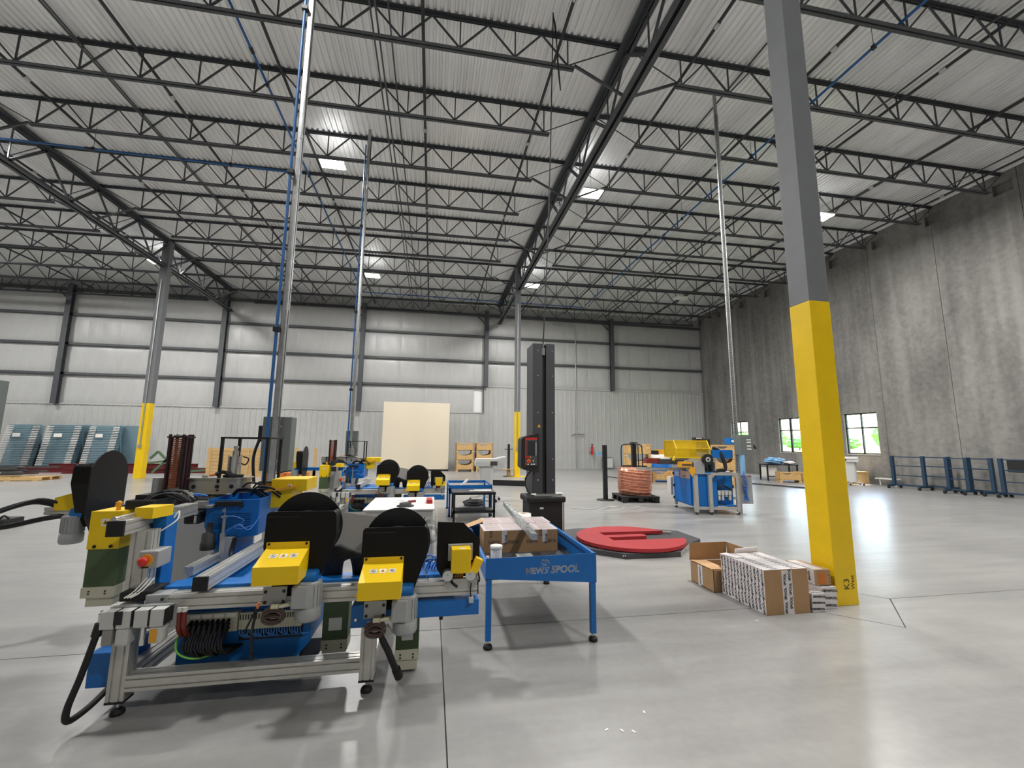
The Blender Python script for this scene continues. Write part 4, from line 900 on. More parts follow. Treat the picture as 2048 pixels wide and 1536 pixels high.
def put_text(name, me, parent, c, u, v, eps=.0012):
    u, v = Vector(u).normalized(), Vector(v).normalized(); n = u.cross(v); org = Vector(ORG.get(parent.name, (0, 0, 0)))
    o = _link(bpy.data.objects.new(name, me)); o.parent = parent
    p = Vector(c)-org+n*eps
    o.matrix_local = Matrix(((u.x, v.x, n.x, p.x), (u.y, v.y, n.y, p.y), (u.z, v.z, n.z, p.z), (0, 0, 0, 1))); return o
put_text('handwriting', text_me('K3', .095, 'ink'), near, (XC+.005, YN-.132, .2), (0, 0, 1), (-1, 0, 0))
put_text('handwriting', text_me('West', .062, 'ink'), near, (XC+.075, YN-.132, .215), (0, 0, 1), (-1, 0, 0))
# ------------------------------------------------------------------ blue table with cut-out lettering
T = thing('blue_table', 'blue steel table with cut-out lettering holding taped boxes', 'table', (.9, 4.1, 0))
XA, XB, YA, YZ = .475, 1.325, 3.475, 4.9
for x, y in ((XA, YA), (XB, YA), (XA, YZ), (XB, YZ)):
    MB().box(x-.022, x+.022, y-.022, y+.022, .06, .52, .003).build('leg', M['blue'], T)
    MB().cyl((x, y, .03), (x, y, .065), .008, 8).build('foot_screw', M['chrome'], T); MB().lathe([(.034, 0), (.036, .012), (.03, .03), (.012, .036)], (x, y, 0), 16).build('foot_pad', M['rubber'], T)
def loops_of(me):                                 # outlines of a flat lettering mesh
    cnt = {}
    for f in me.polygons:
        vs = list(f.vertices)
        for i in range(len(vs)):
            e = (vs[i], vs[(i+1) % len(vs)])
            if (e[1], e[0]) in cnt: del cnt[(e[1], e[0])]
            else: cnt[e] = 1
    nx = {a: b for a, b in cnt}; out = []
    while nx:
        s0 = next(iter(nx)); l = [s0]; c = nx.pop(s0)
        while c != s0 and c in nx: l.append(c); c = nx.pop(c)
        out.append([me.vertices[i].co.copy() for i in l])
    return out
def weld(me):
    bm = bmesh.new(); bm.from_mesh(me); bmesh.ops.remove_doubles(bm, verts=bm.verts, dist=1e-6); m2 = bpy.data.meshes.new('outline'); bm.to_mesh(m2); bm.free(); return m2
cu = bpy.data.curves.new('panel', 'CURVE'); cu.dimensions = '2D'; cu.fill_mode = 'BOTH'; cu.extrude = .003
def spline(pts):
    sp = cu.splines.new('POLY'); sp.points.add(len(pts)-1); sp.use_cyclic_u = True
    for k, (x, z) in enumerate(pts): sp.points[k].co = (x, z, 0, 1)
spline([(XA-.03, .515), (XA-.03, .665), (XB+.025, .678), (XB+.025, .45)])
for body, sz, off, sh, ox, oz in (('NEW', .064, .0028, 0, .838, .558), ('5POOL', .074, .0034, .14, 1.085, .562)):
    for l in loops_of(weld(text_me(body, sz, 'ink', off, sh))): spline([(v.x+ox, v.y+oz) for v in l])
spline([(.915, .582), (.962, .588), (.938, .54), (.905, .535), (.91, .543), (.933, .546)]); spline([(.926, .576), (.949, .579), (.938, .557)])
spline([(.915+.022*math.cos(t*.45), .622+.02*math.sin(t*.45)) for t in range(14)]); spline([(.915+.012*math.cos(t*.6), .622+.011*math.sin(t*.6)) for t in range(10)])
spline([(.89, .598), (.945, .602), (.945, .596), (.89, .592)]); spline([(.885, .612), (.9, .648), (.91, .648), (.893, .608)]); spline([(.925, .648), (.955, .632), (.962, .612), (.954, .612), (.946, .628), (.923, .643)])
co = bpy.data.objects.new('panel', cu); COL.objects.link(co); bpy.context.view_layer.update()
pm = bpy.data.meshes.new_from_object(co.evaluated_get(bpy.context.evaluated_depsgraph_get())); bpy.data.objects.remove(co)
pm.materials.clear(); pm.materials.append(M['blue']); pm.transform(Matrix.Translation((0, YA-.029, 0)) @ Matrix.Rotation(math.pi/2, 4, 'X')); pm.transform(Matrix.Translation((-.9, -4.1, 0)))
pan = _link(bpy.data.objects.new('front_panel', pm)); pan.parent = T; pan['label'] = 'blue front panel with cut-out lettering'
MB().box(XA-.03, XA-.026, YA-.03, YZ+.03, .5, .6).build('side_panel', M['blue'], T)
MB().box(XA-.03, XA-.005, YA-.03, YZ+.03, .6, .625, .002).build('side_rail', M['blue'], T)
MB().box(XB+.0, XB+.025, YA-.03, YZ+.03, .645, .675, .002).box(XB+.021, XB+.025, YA-.03, YZ+.03, .5, .66).build('side_rail', M['blue'], T)
MB().box(XA-.03, XB+.025, YZ+.005, YZ+.03, .64, .665, .002).box(XA-.03, XB+.025, YZ+.026, YZ+.03, .5, .64).build('back_rail', M['blue'], T)
MB().box(XA-.026, XB+.021, YA-.026, YZ+.026, .505, .52).build('table_top', M['dkgrey'], T)
def rubix(x0, x1, y0, y1, z0, z1, label, flap=False, rz=0):
    t = thing('cardboard_box', label, 'box', ((x0+x1)/2, (y0+y1)/2, z0), 'boxes on the blue table')
    MB().box(x0, x1, y0, y1, z0, z1, .003).build('carton', M['card'], t)
    n = 6; w = (y1-y0)/n
    for k in range(n):
        dz = .0012*(k % 2)
        MB().box(x0-.002, x1+.002, y0+w*k, y0+w*(k+1)+.004, z1, z1+.002+dz).build('tape_strip', M['tape'], t)
        for j in range(4):
            put_text('tape_print', text_me('NEWSPOOL', w*.5, 'red' if (k+j) % 3 == 0 else 'redtube', .0008), t, (x0+(x1-x0)*(.14+.24*j), y0+w*(k+.5), z1+.003+dz), (1, 0, 0), (0, 1, 0))
    for x in (x0+.2, x1-.13):
        MB().box(x-.025, x+.025, y0-.002, y0, z0+.09, z1).build('tape_strip', M['tape'], t)
        put_text('tape_print', text_me('SPOOL', .03, 'ink', .001), t, (x+.012, y0-.002, z0+.12), (0, 0, -1), (1, 0, 0))
    for i in range(4):
        put_text('carton_print', text_me('RUBIX', .04, 'dkgrey', .0006), t, (x0+.1+i*.185, y0, z0+.1), (-1, 0, 0), (0, 0, -1))
    for x in (x0+.07, x1-.17): put_text('carton_print', text_me('RUB', .035, 'dkgrey', .0006), t, (x, y0, z1-.03), (0, 0, 1), (-1, 0, 0))
    if flap: MB().obox((x0-.08, (y0+y1)/2, z1-.02), (1, 0, .35), (0, 1, 0), (-.35, 0, 1), .095, .1, .002).build('open_flap', M['cardin'], t)
    return t
rubix(.52, 1.25, 4.2, 4.54, .52, .725, 'long cardboard box with printed sides in front on the blue table')
rubix(.56, 1.28, 4.57, 4.91, .52, .725, 'taped cardboard box at the back of the blue table', True)
t = thing('wrapped_tube', 'clear film wrapped square tube lying across the taped boxes', 'tube', (1.0, 4.7, .73))
M['film'] = mat('shiny_film', lin('b9c0c0'), .2, .4, bump=.8, bscale=40)
a, bb = Vector((.99, 5.75, .765)), Vector((.905, 3.74, .755))
MB().bar(a, bb, .052, .052).build('tube_body', M['film'], t)
for k in range(14):
    p = a.lerp(bb, k/14); MB().obox(p, (bb-a), (1, 0, .3*((k % 3)-1)), (0, 0, 1), .004, .0285, .0285).build('film_fold', M['film'], t)
t = thing('white_jar', 'white plastic jar with a lid on the blue table', 'jar', (.56, 3.66, .52))
MB().lathe([(.045, 0), (.047, .004), (.047, .165), (.045, .17)], (.56, 3.66, .52), 24).build('body', M['plasticw'], t); MB().lathe([(.051, .17), (.052, .174), (.052, .192), (.049, .196), (.01, .197)], (.56, 3.66, .52), 24).build('lid', M['plasticw'], t)
tag(MB().box(.64, .78, 3.7, 3.84, .52, .535, .003).build('white_tray', M['plasticw']), 'flat white plastic tray lying beside the jar', 'tray')
t = thing('clear_box', 'small grey clear plastic box on the blue table', 'box', (.84, 3.85, .52)); MB().box(.78, .92, 3.78, 3.95, .52, .56, .004).build('body', M['polycarb'], t); MB().box(.778, .922, 3.778, 3.952, .56, .57, .003).build('lid', M['film'], t)
center_root(MB().cyl((1.05, 3.72, .535), (1.25, 3.98, .535), .012, 12).build('black_rod', M['rubber']), 'short black rod lying on the right of the blue table', 'rod')
t = thing('plastic_bottle', 'white bottle hanging low at the left edge of the blue table', 'bottle', (.475, 3.56, .52)); MB().lathe([(.018, 0), (.019, .005), (.019, .09), (.01, .105), (.01, .12)], (.475, 3.56, .52), 16).build('body', M['plasticw'], t); MB().cyl((.475, 3.56, .635), (.475, 3.56, .655), .013, 12).build('cap', M['plasticw'], t)

# ------------------------------------------------------------------ boxes beside the near column
def tapebox(x0, x1, y0, y1, z0, z1, label, side=True, top=True, front=1, n=12, fr_full=False):
    t = thing('cardboard_box', label, 'box', ((x0+x1)/2, (y0+y1)/2, z0), 'boxes beside the near column')
    MB().box(x0, x1, y0, y1, z0, z1, .003).build('carton', M['card'], t)
    h = z1-z0; sz = min(.034, h*.16)
    rn = random.Random(int(x0*100))
    if side:
        w = (y1-y0)/n
        for k in range(n):
            tl = rn.uniform(-.012, .012); m = MB(); d = .0015+.001*(k % 2)
            ya, yb = y0+w*k, y0+w*(k+1)+.006; ya, yb = max(ya, y0), min(yb, y1)
            m.add([(x0-d, min(ya+tl*0, y1), z0+.004), (x0-d, yb, z0+.004), (x0-d, yb, z1+d), (x0-d, ya, z1+d), (x0, ya, z0+.004), (x0, yb, z0+.004), (x0, yb, z1), (x0, ya, z1)], [(0,1,2,3), (7,6,5,4), (0,4,5,1), (1,5,6,2), (2,6,7,3), (3,7,4,0)])
            m.build('tape_strip', M['tape'], t)
            for j in range(max(1, int(h/.13))):
                put_text('tape_print', text_me('SPOOL', sz, 'ink', .0012), t, (x0-d, ya+w*.5, z0+.07+.125*j+rn.uniform(-.02, .02)), (0, .12, 1), (0, 1, -.12))
                if h > .3: put_text('tape_print', text_me('new', sz*.8, 'purple', .0006), t, (x0-d, ya+w*.55, z0+.13+.125*j), (0, .12, 1), (0, 1, -.12))
    if top:
        w = (y1-y0)/n
        for k in range(n):
            d = .0015+.001*(k % 2)
            MB().box(x0, x1, y0+w*k, min(y1, y0+w*(k+1)+.005), z1, z1+d).build('tape_strip', M['tape'], t)
            for j in range(2): put_text('tape_print', text_me('SPOOL', sz*.8, 'ink', .001), t, (x0+(x1-x0)*(.27+.46*j), y0+w*(k+.5), z1+d), (1, .1, 0), (-.1, 1, 0))
    if front == 1:
        xm = (x0+x1)/2+.0; m = MB().box(xm-.05, xm+.02, y0-.002, y0, z0, z1-.01); m.build('tape_strip', M['tape'], t)
        MB().box(xm+.0, xm+.06, y0-.003, y0-.001, z0, z1-.01).build('tape_strip', M['tape'], t)
        for j in range(3): put_text('tape_print', text_me('SPOOL', sz, 'ink', .0012), t, (xm-.02, y0-.003, z0+.06+.125*j), (.05, 0, 1), (-1, 0, .05)); put_text('tape_print', text_me('SPOOL', sz, 'ink', .0012), t, (xm+.035, y0-.0035, z0+.1+.125*j), (.05, 0, 1), (-1, 0, .05))
        MB().obox(((x0+x1)/2+.02, y0-.012, z1-.03), (1, -.3, -.5), (.3, 1, 0), (.5, 0, 1), .02, .004, .001).build('loose_tape_end', M['tape'], t)
    if fr_full:
        for k in range(3):
            z = z0+h*k/3; MB().box(x0, x1, y0-.002-.0007*k, y0, z+.003, z+h/3+.002).build('tape_strip', M['tape'], t)
            put_text('tape_print', text_me('NEWSPOOL', h*.16, 'ink', .0012), t, ((x0+x1)/2+.01*(k-1), y0-.003-.0007*k, z+h/6), (1, 0, -.05), (.05, 0, 1))
    return t
tb = tapebox(3.1, 3.575, 3.69, 4.3, 0, .4, 'big cardboard box wrapped in printed white tape beside the column', n=13)
MB().obox((3.42, 4.31, .425), (1, 0, .05), (0, 1, .3), (0, -.3, 1), .14, .003, .03).obox((3.15, 4.2, .408), (1, .3, 0), (-.3, 1, 0), (0, 0, 1), .05, .1, .002).build('top_flap', M['tape'], tb)
tapebox(3.60, 3.745, 3.69, 3.86, 0, .165, 'small flat box wrapped in printed white tape, nearest the big box', front=0, n=4, fr_full=True)
tapebox(3.765, 3.93, 3.74, 3.96, 0, .2, 'small box wrapped in printed white tape touching the yellow column', front=0, n=4, fr_full=True)
t = thing('cardboard_box', 'small carton with an orange printed end on top of a taped box', 'box', (3.83, 3.9, .203), 'boxes beside the near column')
MB().box(3.76, 3.925, 3.78, 4.15, .205, .35, .003).build('carton', M['card'], t); MB().box(3.785, 3.87, 3.778, 3.78, .215, .32).build('orange_label', M['orangebox'], t)
for k in range(3): MB().box(3.758-.0006*k, 3.76, 3.8+.1*k, 3.92+.1*k, .207, .35).build('tape_strip', M['tape'], t); MB().box(3.76, 3.86, 3.8+.1*k, 3.92+.1*k, .35, .352+.0006*k).build('tape_strip', M['tape'], t); put_text('tape_print', text_me('SPOOL', .03, 'ink', .001), t, (3.756, 3.86+.1*k, .28), (0, .1, 1), (0, 1, -.1))
for z in (.24, .27, .3): MB().cyl((3.905, 3.779, z), (3.905, 3.777, z), .005, 8).build('printed_dot', M['ink'], t)
t = thing('open_cardboard_box', 'open brown cardboard box with upright flaps beside the taped box', 'box', (3.25, 4.52, 0), 'boxes beside the near column')
x0, x1, y0, y1, h = 3.02, 3.5, 4.325, 4.74, .222
MB().box(x0, x0+.005, y0, y1, 0, h).box(x1-.005, x1, y0, y1, 0, h).box(x0, x1, y0, y0+.005, 0, h).box(x0, x1, y1-.005, y1, 0, h).box(x0, x1, y0, y1, 0, .006).build('carton', M['card'], t)
MB().obox(((x0+x1)/2, y1+.01, h+.1), (1, 0, 0), (0, 1, .1), (0, -.1, 1), .24, .002, .1).build('upright_flap', M['card'], t)
MB().obox((x1+.0, (y0+y1)/2, h+.1), (0, 1, 0), (1, 0, .05), (-.05, 0, 1), .2, .002, .1).build('upright_flap', M['card'], t)
MB().obox((x0+.09, (y0+y1)/2, h+.008), (1, 0, -.06), (0, 1, 0), (.06, 0, 1), .1, .19, .002).build('folded_flap', M['cardin'], t)
MB().obox((3.3, 4.4, h+.03), (1, 0, 0), (0, 1, -.5), (0, .5, 1), .12, .08, .002).build('folded_flap', M['cardin'], t)
for k, d in ((0, .002), (1, .003)): MB().box(x0-d, x0, 4.52+.03*k, 4.57+.03*k, .0+.02*(1-k), h).build('tape_strip', M['tape'], t)
for z in (.07, .16): put_text('tape_print', text_me('SPOOL', .03, 'ink', .001), t, (x0-.003, 4.56, z), (0, .1, 1), (0, 1, -.1))

# ------------------------------------------------------------------ pallet wrapper: turntable, mast
T = thing('pallet_wrapper', 'black pallet stretch wrapper with red turntable and tall mast', 'machine', (2.6, 6.7, 0))
base = MB().prism([(2.1, 6.25), (2.68, 5.72), (3.5, 5.72), (3.95, 6.2), (4.3, 6.45), (4.3, 7.1), (3.9, 7.35), (3.4, 7.55), (2.6, 7.55), (2.1, 7.4)], 'z', .0, .07).build('base_plate', M['dkgrey'], T)
MB().prism([(1.55, 6.7), (2.1, 6.2), (2.1, 7.45), (2.0, 7.6), (1.55, 7.6)], 'z', 0, .072).build('mast_base', M['dkgrey'], T)
cx_, cy_, r_ = 3.12, 6.52, .83
def arc(a0, a1, n): return [(cx_+r_*math.cos(a0+(a1-a0)*i/n), cy_+r_*math.sin(a0+(a1-a0)*i/n)) for i in range(n+1)]
ya, yb, yc, yd = 6.86, 6.66, 6.5, 6.28        # slots between the prongs
def ang(y): return math.asin((y-cy_)/r_)
# C-shaped plate with a short middle prong: outline going round
pts = arc(ang(ya), math.pi-0, 22) + arc(math.pi, 2*math.pi+ang(yd), 26)[1:]
pts += [(2.75, yd), (2.75, yc), (3.38, yc), (3.42, yc+.04), (3.42, yb-.04), (3.38, yb), (2.75, yb), (2.75, ya)]
bm = bmesh.new(); vs = [bm.verts.new((x, y, .082)) for x, y in pts]; f = bm.faces.new(vs); f.normal_update(); bmesh.ops.triangulate(bm, faces=[f])
r = bmesh.ops.extrude_face_region(bm, geom=list(bm.faces))
for v in [g for g in r['geom'] if isinstance(g, bmesh.types.BMVert)]: v.co.z = .13
bmesh.ops.recalc_face_normals(bm, faces=bm.faces); MB().bm(bm).build('turntable', M['redtop'], T, 'dark red round turntable with two fork slots')
MB().cyl((cx_-.4, cy_, .125), (cx_-.4, cy_, .128), .012, 10).build('pivot_cap', M['ink'], T)
MB().obox((3.97, 6.95, .085), (1, -.6, 0), (.6, 1, 0), (0, 0, 1), .1, .06, .012).build('entry_plate', M['stain'], T)
for x, y in ((2.63, 5.75), (2.66, 5.75), (3.52, 5.745), (3.9, 6.15), (3.7, 5.95)): MB().cyl((x, y-.03, .05), (x, y-.04, .05), .01, 8).build('bolt', M['chrome'], T)
MB().prism([(3.5, 5.719), (3.95, 6.199), (3.952, 6.197), (3.502, 5.717)], 'z', .004, .074).build('edge_plate', M['stain'], T)
MB().box(1.6, 2.17, 6.98, 7.5, .075, .66, .02).build('drive_housing', M['black'], T, 'black rounded drive housing under the mast'); MB().box(1.56, 2.22, 6.95, 7.55, .60, .70, .03).build('housing_lid', M['black'], T)
MB().box(1.78, 1.84, 6.976, 6.98, .5, .53).build('latch', M['ltgrey'], T); MB().cyl((2.19, 7.0, .1), (2.19, 7.0, .6), .012, 8).build('side_rod', M['galv'], T)
ma = MB().prism(fillet([(1.71, 7.2), (1.88, 7.2), (1.88, 7.26), (1.95, 7.26), (1.95, 7.2), (2.11, 7.2), (2.11, 7.7), (1.71, 7.7)], [.01, 0, 0, 0, 0, .01, .01, .01], 2), 'z', .7, 3.33).build('mast', M['mastgrey'], T, 'tall charcoal mast with a dark slot')
MB().box(1.88, 1.95, 7.25, 7.262, .72, 3.33).build('mast_slot', M['black'], ma)
for z in (.95, 1.3, 2.1, 2.75, 3.2):
    for x in (1.80, 2.06): MB().cyl((x, 7.2, z), (x, 7.195, z), .012, 10).build('screw', M['chrome'], ma)
MB().box(1.87, 1.93, 7.19, 7.24, 3.12, 3.25, .008).cyl((1.9, 7.215, 3.25), (1.9, 7.215, 3.34), .014, 8).build('cable_plug', M['boxgrey'], ma)
m = MB(); m.add([(1.79, 7.198, 1.845), (1.85, 7.198, 1.845), (1.82, 7.198, 1.9), (1.79, 7.199, 1.845), (1.85, 7.199, 1.845), (1.82, 7.199, 1.9)], [(0,1,2), (5,4,3), (0,3,4,1), (1,4,5,2), (2,5,3,0)]); m.build('warning_triangle', M['signyellow'], ma)
MB().tube([(1.7, 7.3, 1.1), (1.62, 7.28, 1.0), (1.6, 7.25, .85), (1.66, 7.2, .72)], .012, 8, step=6).build('mast_cable', M['rubber'], ma)
MB().cyl((1.66, 7.1, .72), (1.74, 7.1, .72), .02, 10).cyl((2.08, 7.1, .73), (2.2, 7.1, .73), .018, 10).box(1.7, 2.1, 7.05, 7.3, .69, .72).build('mast_bracket', M['stain'], ma)
cp = MB().prism(fillet([(1.46, 1.66), (1.455, 1.18), (1.52, 1.13), (1.74, 1.09), (1.76, 1.09), (1.76, 1.73), (1.72, 1.73)], [.06, .03, .04, 0, 0, 0, .0], 5), 'y', 6.96, 7.25).build('control_box', M['black'], T, 'black control box with a red edged screen')
MB().box(1.525, 1.725, 6.955, 6.962, 1.2, 1.66).build('red_edge', M['red'], cp); MB().box(1.54, 1.727, 6.952, 6.956, 1.2, 1.625).build('panel_plate', M['dkgrey'], cp); MB().box(1.565, 1.69, 6.949, 6.953, 1.37, 1.6).build('screen', M['screen'], cp); MB().box(1.70, 1.71, 6.948, 6.953, 1.37, 1.58).build('screen_strip', M['ltgrey'], cp)
MB().cyl((1.585, 6.952, 1.275), (1.585, 6.945, 1.275), .032, 20).build('button_ring', M['signyellow'], cp); MB().cyl((1.585, 6.945, 1.275), (1.585, 6.925, 1.275), .022, 18).build('stop_button', M['red'], cp); MB().cyl((1.545, 6.952, 1.34), (1.545, 6.94, 1.34), .016, 14).build('push_button', M['red'], cp)
for x, mt in ((1.58, 'red'), (1.61, 'signyellow'), (1.66, 'ltgrey')): MB().cyl((x, 6.952, 1.34 if x < 1.64 else 1.28), (x, 6.944, 1.34 if x < 1.64 else 1.28), .011, 12).build('push_button', M[mt], cp)
for x in (1.56, 1.62, 1.66): MB().box(x, x+.025, 6.948, 6.952, 1.215, 1.235).build('button_label', M['sticker'], cp)
t = thing('film_roll', 'white stretch film roll standing behind the blue table', 'film roll', (1.3, 6.6, 0)); MB().lathe([(.12, 0), (.12, .5), (.04, .5)], (1.42, 6.6, 0), 28).build('film', M['plasticw'], t); MB().lathe([(.045, .49), (.045, .505), (.03, .505)], (1.42, 6.6, 0), 20).build('core', M['card'], t)

# ------------------------------------------------------------------ white cabinet between the machines
T = thing('white_cabinet', 'light grey metal cabinet with papers on top behind the front machine', 'cabinet', (-.36, 6.5, 0))
MB().box(-.80, .05, 5.85, 7.05, .06, .69, .004).build('body', M['ltgrey'], T); MB().box(-.83, .07, 5.82, 7.1, .69, .705, .003).build('top_plate', M['white'], T)
MB().box(-.78, .03, 5.84, 5.85, .1, .66).build('door', M['ltgrey'], T)
for x, z in ((-.7, .6), (-.1, .61), (-.05, .52)): MB().cyl((x, 5.84, z), (x, 5.82, z), .018, 12).build('door_stud', M['chrome'], T)
MB().tube([(-.05, 5.82, .6), (-.1, 5.8, .5), (-.14, 5.82, .42)], .008, 6, step=5).build('cable', M['dkgrey'], T)
for x, y in ((-.75, 5.9), (0, 5.9), (-.75, 7.0), (0, 7.0)): MB().cyl((x, y, 0), (x, y, .06), .025, 10).build('foot', M['rubber'], T)
t = thing('black_flange', 'black flanged ring lying on the light grey cabinet', 'ring', (-.32, 6.1, .705)); MB().lathe([(.115, 0), (.115, .012), (.08, .014), (.078, .045), (.05, .045)], (-.32, 6.1, .705), 28).build('flange', M['rubber'], t)
t = thing('red_box', 'small red plastic box at the corner of the light grey cabinet', 'box', (.0, 6.4, .705)); MB().box(-.045, .04, 6.3, 6.6, .705, .76, .006).build('body', M['red'], t); MB().box(-.04, .035, 6.298, 6.302, .73, .75).build('label', M['redtube'], t)
for i, (x, y, r_z) in enumerate(((-.5, 6.6, .3), (-.42, 6.75, -.2), (-.3, 6.65, .1))):
    o = MB().box(-.07, .07, -.1, .1, 0, .003).build('paper_sheet', M['sticker']); o.location = (x, y, .7055+.0035*i); o.rotation_euler.z = r_z
    tag(o, ['paper sheet lying at the left on the light grey cabinet', 'paper sheet lying farthest back on the light grey cabinet', 'paper sheet lying nearest the red box on the cabinet'][i], 'paper', 'papers on the cabinet')
t = thing('tool', 'small plum coloured hand tool on the light grey cabinet', 'tool', (-.25, 6.45, .705)); MB().bar((-.3, 6.45, .72), (-.2, 6.5, .72), .03, .03).build('handle', M['redtube'], t); MB().cyl((-.3, 6.45, .72), (-.38, 6.42, .72), .006, 8).build('shaft', M['chrome'], t)

# ------------------------------------------------------------------ black cart, blue tray table behind, white terminal stand
T = thing('black_cart', 'low black steel cart behind the taped boxes', 'cart', (.88, 9.1, 0))
for x, y in ((.48, 8.75), (1.28, 8.75), (.48, 9.4), (1.28, 9.4)):
    MB().box(x-.02, x+.02, y-.02, y+.02, .1, .56).build('leg', M['black'], T); MB().cyl((x-.02, y, .05), (x+.02, y, .05), .05, 16).build('caster', M['rubber'], T)
MB().box(.45, 1.31, 8.72, 9.43, .56, .59, .004).build('top_plate', M['dkgrey'], T); MB().box(.46, 1.3, 8.73, 9.42, .18, .2).build('lower_shelf', M['dkgrey'], T); MB().box(.46, 1.3, 8.73, 8.76, .2, .235).build('shelf_rail', M['black'], T)
MB().box(.45, 1.31, 8.715, 8.735, .54, .585).build('top_rail', M['black'], T)
T = thing('tray_table', 'blue tray table standing behind the black cart', 'table', (.9, 10.1, 0))
for x, y in ((.42, 9.5), (1.32, 9.5), (.42, 10.7), (1.32, 10.7)): MB().box(x-.02, x+.02, y-.02, y+.02, .03, .6).build('leg', M['blue'], T); MB().lathe([(.03, 0), (.03, .03)], (x, y, 0), 10).build('foot_pad', M['rubber'], T)
MB().box(.4, 1.34, 9.48, 9.484, .48, .66).build('front_panel', M['blue'], T); MB().box(.4, 1.34, 10.71, 10.73, .6, .66).build('back_rail', M['blue'], T); MB().box(.4, .42, 9.48, 10.73, .63, .66).build('side_rail', M['blue'], T); MB().box(1.32, 1.34, 9.48, 10.73, .63, .66).build('side_rail', M['blue'], T); MB().box(.42, 1.32, 9.5, 10.7, .5, .51).build('table_top', M['dkgrey'], T)
o = MB().obox((.72, 9.75, .66), (.5, .2, .45), (-.2, 1, 0), (-.45, 0, .5), .16, .03, .02).build('white_wand', M['plasticw']); center_root(o, 'white plastic part leaning in the blue tray table', 'part')
center_root(MB().lathe([(.07, 0), (.08, .03), (.03, .04)], (.66, 9.6, .51), 16).build('yellow_dish', M['signyellow']), 'small yellow dish in the blue tray table', 'dish')
center_root(MB().box(.85, 1.05, 9.9, 10.1, .51, .6, .01).build('black_case', M['rubber']), 'black case standing in the blue tray table', 'case')
o = MB().box(.9, 1.25, 8.85, 9.1, .59, .605, .006).box(.8, .95, 8.9, 9.05, .59, .598).build('white_bag', M['plasticw']); center_root(o, 'flat white plastic bag lying on the black cart', 'bag')
def stand(x, y, label, rz=0, top=True, mt='ltgrey'):
    t = thing('terminal_stand', label, 'stand', (x, y, 0), 'terminal stands', rz, local=True)
    MB().prism(fillet([(-.2, -.12), (.2, -.12), (.2, .12), (-.2, .12)], [.1]*4, 5), 'z', .12, 1.0).build('column', M[mt], t)
    MB().box(-.28, .3, -.16, .22, 1.06, 1.15, .01).build('top_deck', M['white'], t); MB().box(-.3, .1, -.17, .2, .94, 1.06, .01).build('head_box', M[mt], t); MB().box(.12, .3, -.18, -.12, .96, 1.08, .01).build('handle_block', M['dkgrey'], t); MB().obox((.4, 0, 1.16), (1, 0, .2), (0, 1, 0), (-.2, 0, 1), .14, .15, .025).build('side_wing', M['white'], t)
    for a in range(5):
        c, s = math.cos(a*1.257+.3), math.sin(a*1.257+.3)
        MB().bar((0, 0, .12), (c*.42, s*.42, .09), .05, .04).build('base_arm', M['ltgrey'], t); MB().cyl((c*.42-.02*s, s*.42+.02*c, .035), (c*.42+.02*s, s*.42-.02*c, .035), .035, 12).cyl((c*.42, s*.42, .05), (c*.42, s*.42, .09), .012, 8).build('caster', M['rubber'], t)
    return t
stand(1.5, 11.95, 'white terminal stand on casters behind the blue tray table')
stand(17.35, 15.3, 'grey terminal stand on casters beside the near yellow column', 2.2)
t = thing('cable_heap', 'heap of dark cables on the floor behind the black cart', 'cables', (1.2, 10.9, 0)); m = MB(); rn = random.Random(2)
for k in range(6): m.tube([(1.1+.28*math.cos(a*.9+k)*rn.uniform(.7, 1), 11.0+.3*math.sin(a*.9+k)*rn.uniform(.7, 1), .03+.02*k) for a in range(9)], .014, 6, step=4)
m.build('cables', M['dkgrey'], t)
# ------------------------------------------------------------------ right: copper coil on pallet, guard post
T = thing('black_pallet', 'black plastic pallet under the copper wire coil', 'pallet', (5.72, 11.55, 0), None, -.12, local=True)
MB().box(-.52, .52, -.5, .5, .13, .165, .004).build('deck', M['palette'], T)
for x in (-.45, 0, .45):
    for y in (-.43, 0, .43): MB().box(x-.06, x+.06, y-.06, y+.06, .02, .13).build('block', M['palette'], T)
for x in (-.45, 0, .45): MB().box(x-.06, x+.06, -.5, .5, 0, .02).build('runner', M['palette'], T)
T = thing('copper_coil', 'tall shiny copper wire coil standing on the black pallet', 'wire coil', (5.75, 11.6, .165), None, 0, local=True)
m = MB(); rn = random.Random(6)
for k in range(62):
    z = .015+.0122*k; pts = []
    ph = rn.uniform(0, 6.28); w = 1.0 if 6 < k < 56 else .94
    for a in range(21):
        th = ph+a*2*math.pi/18; rr = w*(.46+.012*math.sin(3*th+k*.9)+rn.uniform(-.008, .008)); pts.append((rr*math.cos(th), rr*math.sin(th), z+.011*math.sin(2*th+k)+rn.uniform(-.004, .004)))
    m.tube(pts, .0085, 5, step=2)
m.build('wire_turns', M['copper'], T)['kind'] = 'stuff'
MB().lathe([(.43, 0), (.45, .02), (.45, .74), (.4, .76), (.2, .77), (.2, .02)], (0, 0, .01), 40).build('coil_body', M['copper'], T)
T = thing('coil_rack', 'black tube holder rising out of the copper coil', 'holder', (5.75, 11.6, .94), None, 0, local=True)
for s in (0, 1, 2):
    a = s*2.09+.4; c, q = math.cos(a), math.sin(a)
    MB().tube([(c*.36, q*.36, -.05), (c*.36, q*.36, .5), (c*.3, q*.3, .62), (c*.12, q*.12, .64), (0, 0, .62)], .016, 8, step=5).build('arm', M['black'], T)
MB().box(-.06, .06, -.05, .05, -.05, .66).build('centre_post', M['black'], T); MB().box(-.09, .09, -.07, .07, .66, .7).build('post_cap', M['dkgrey'], T); MB().ring((0, 0, .02), (0, 0, 1), .33, .36, .02, 28).build('ring', M['black'], T)
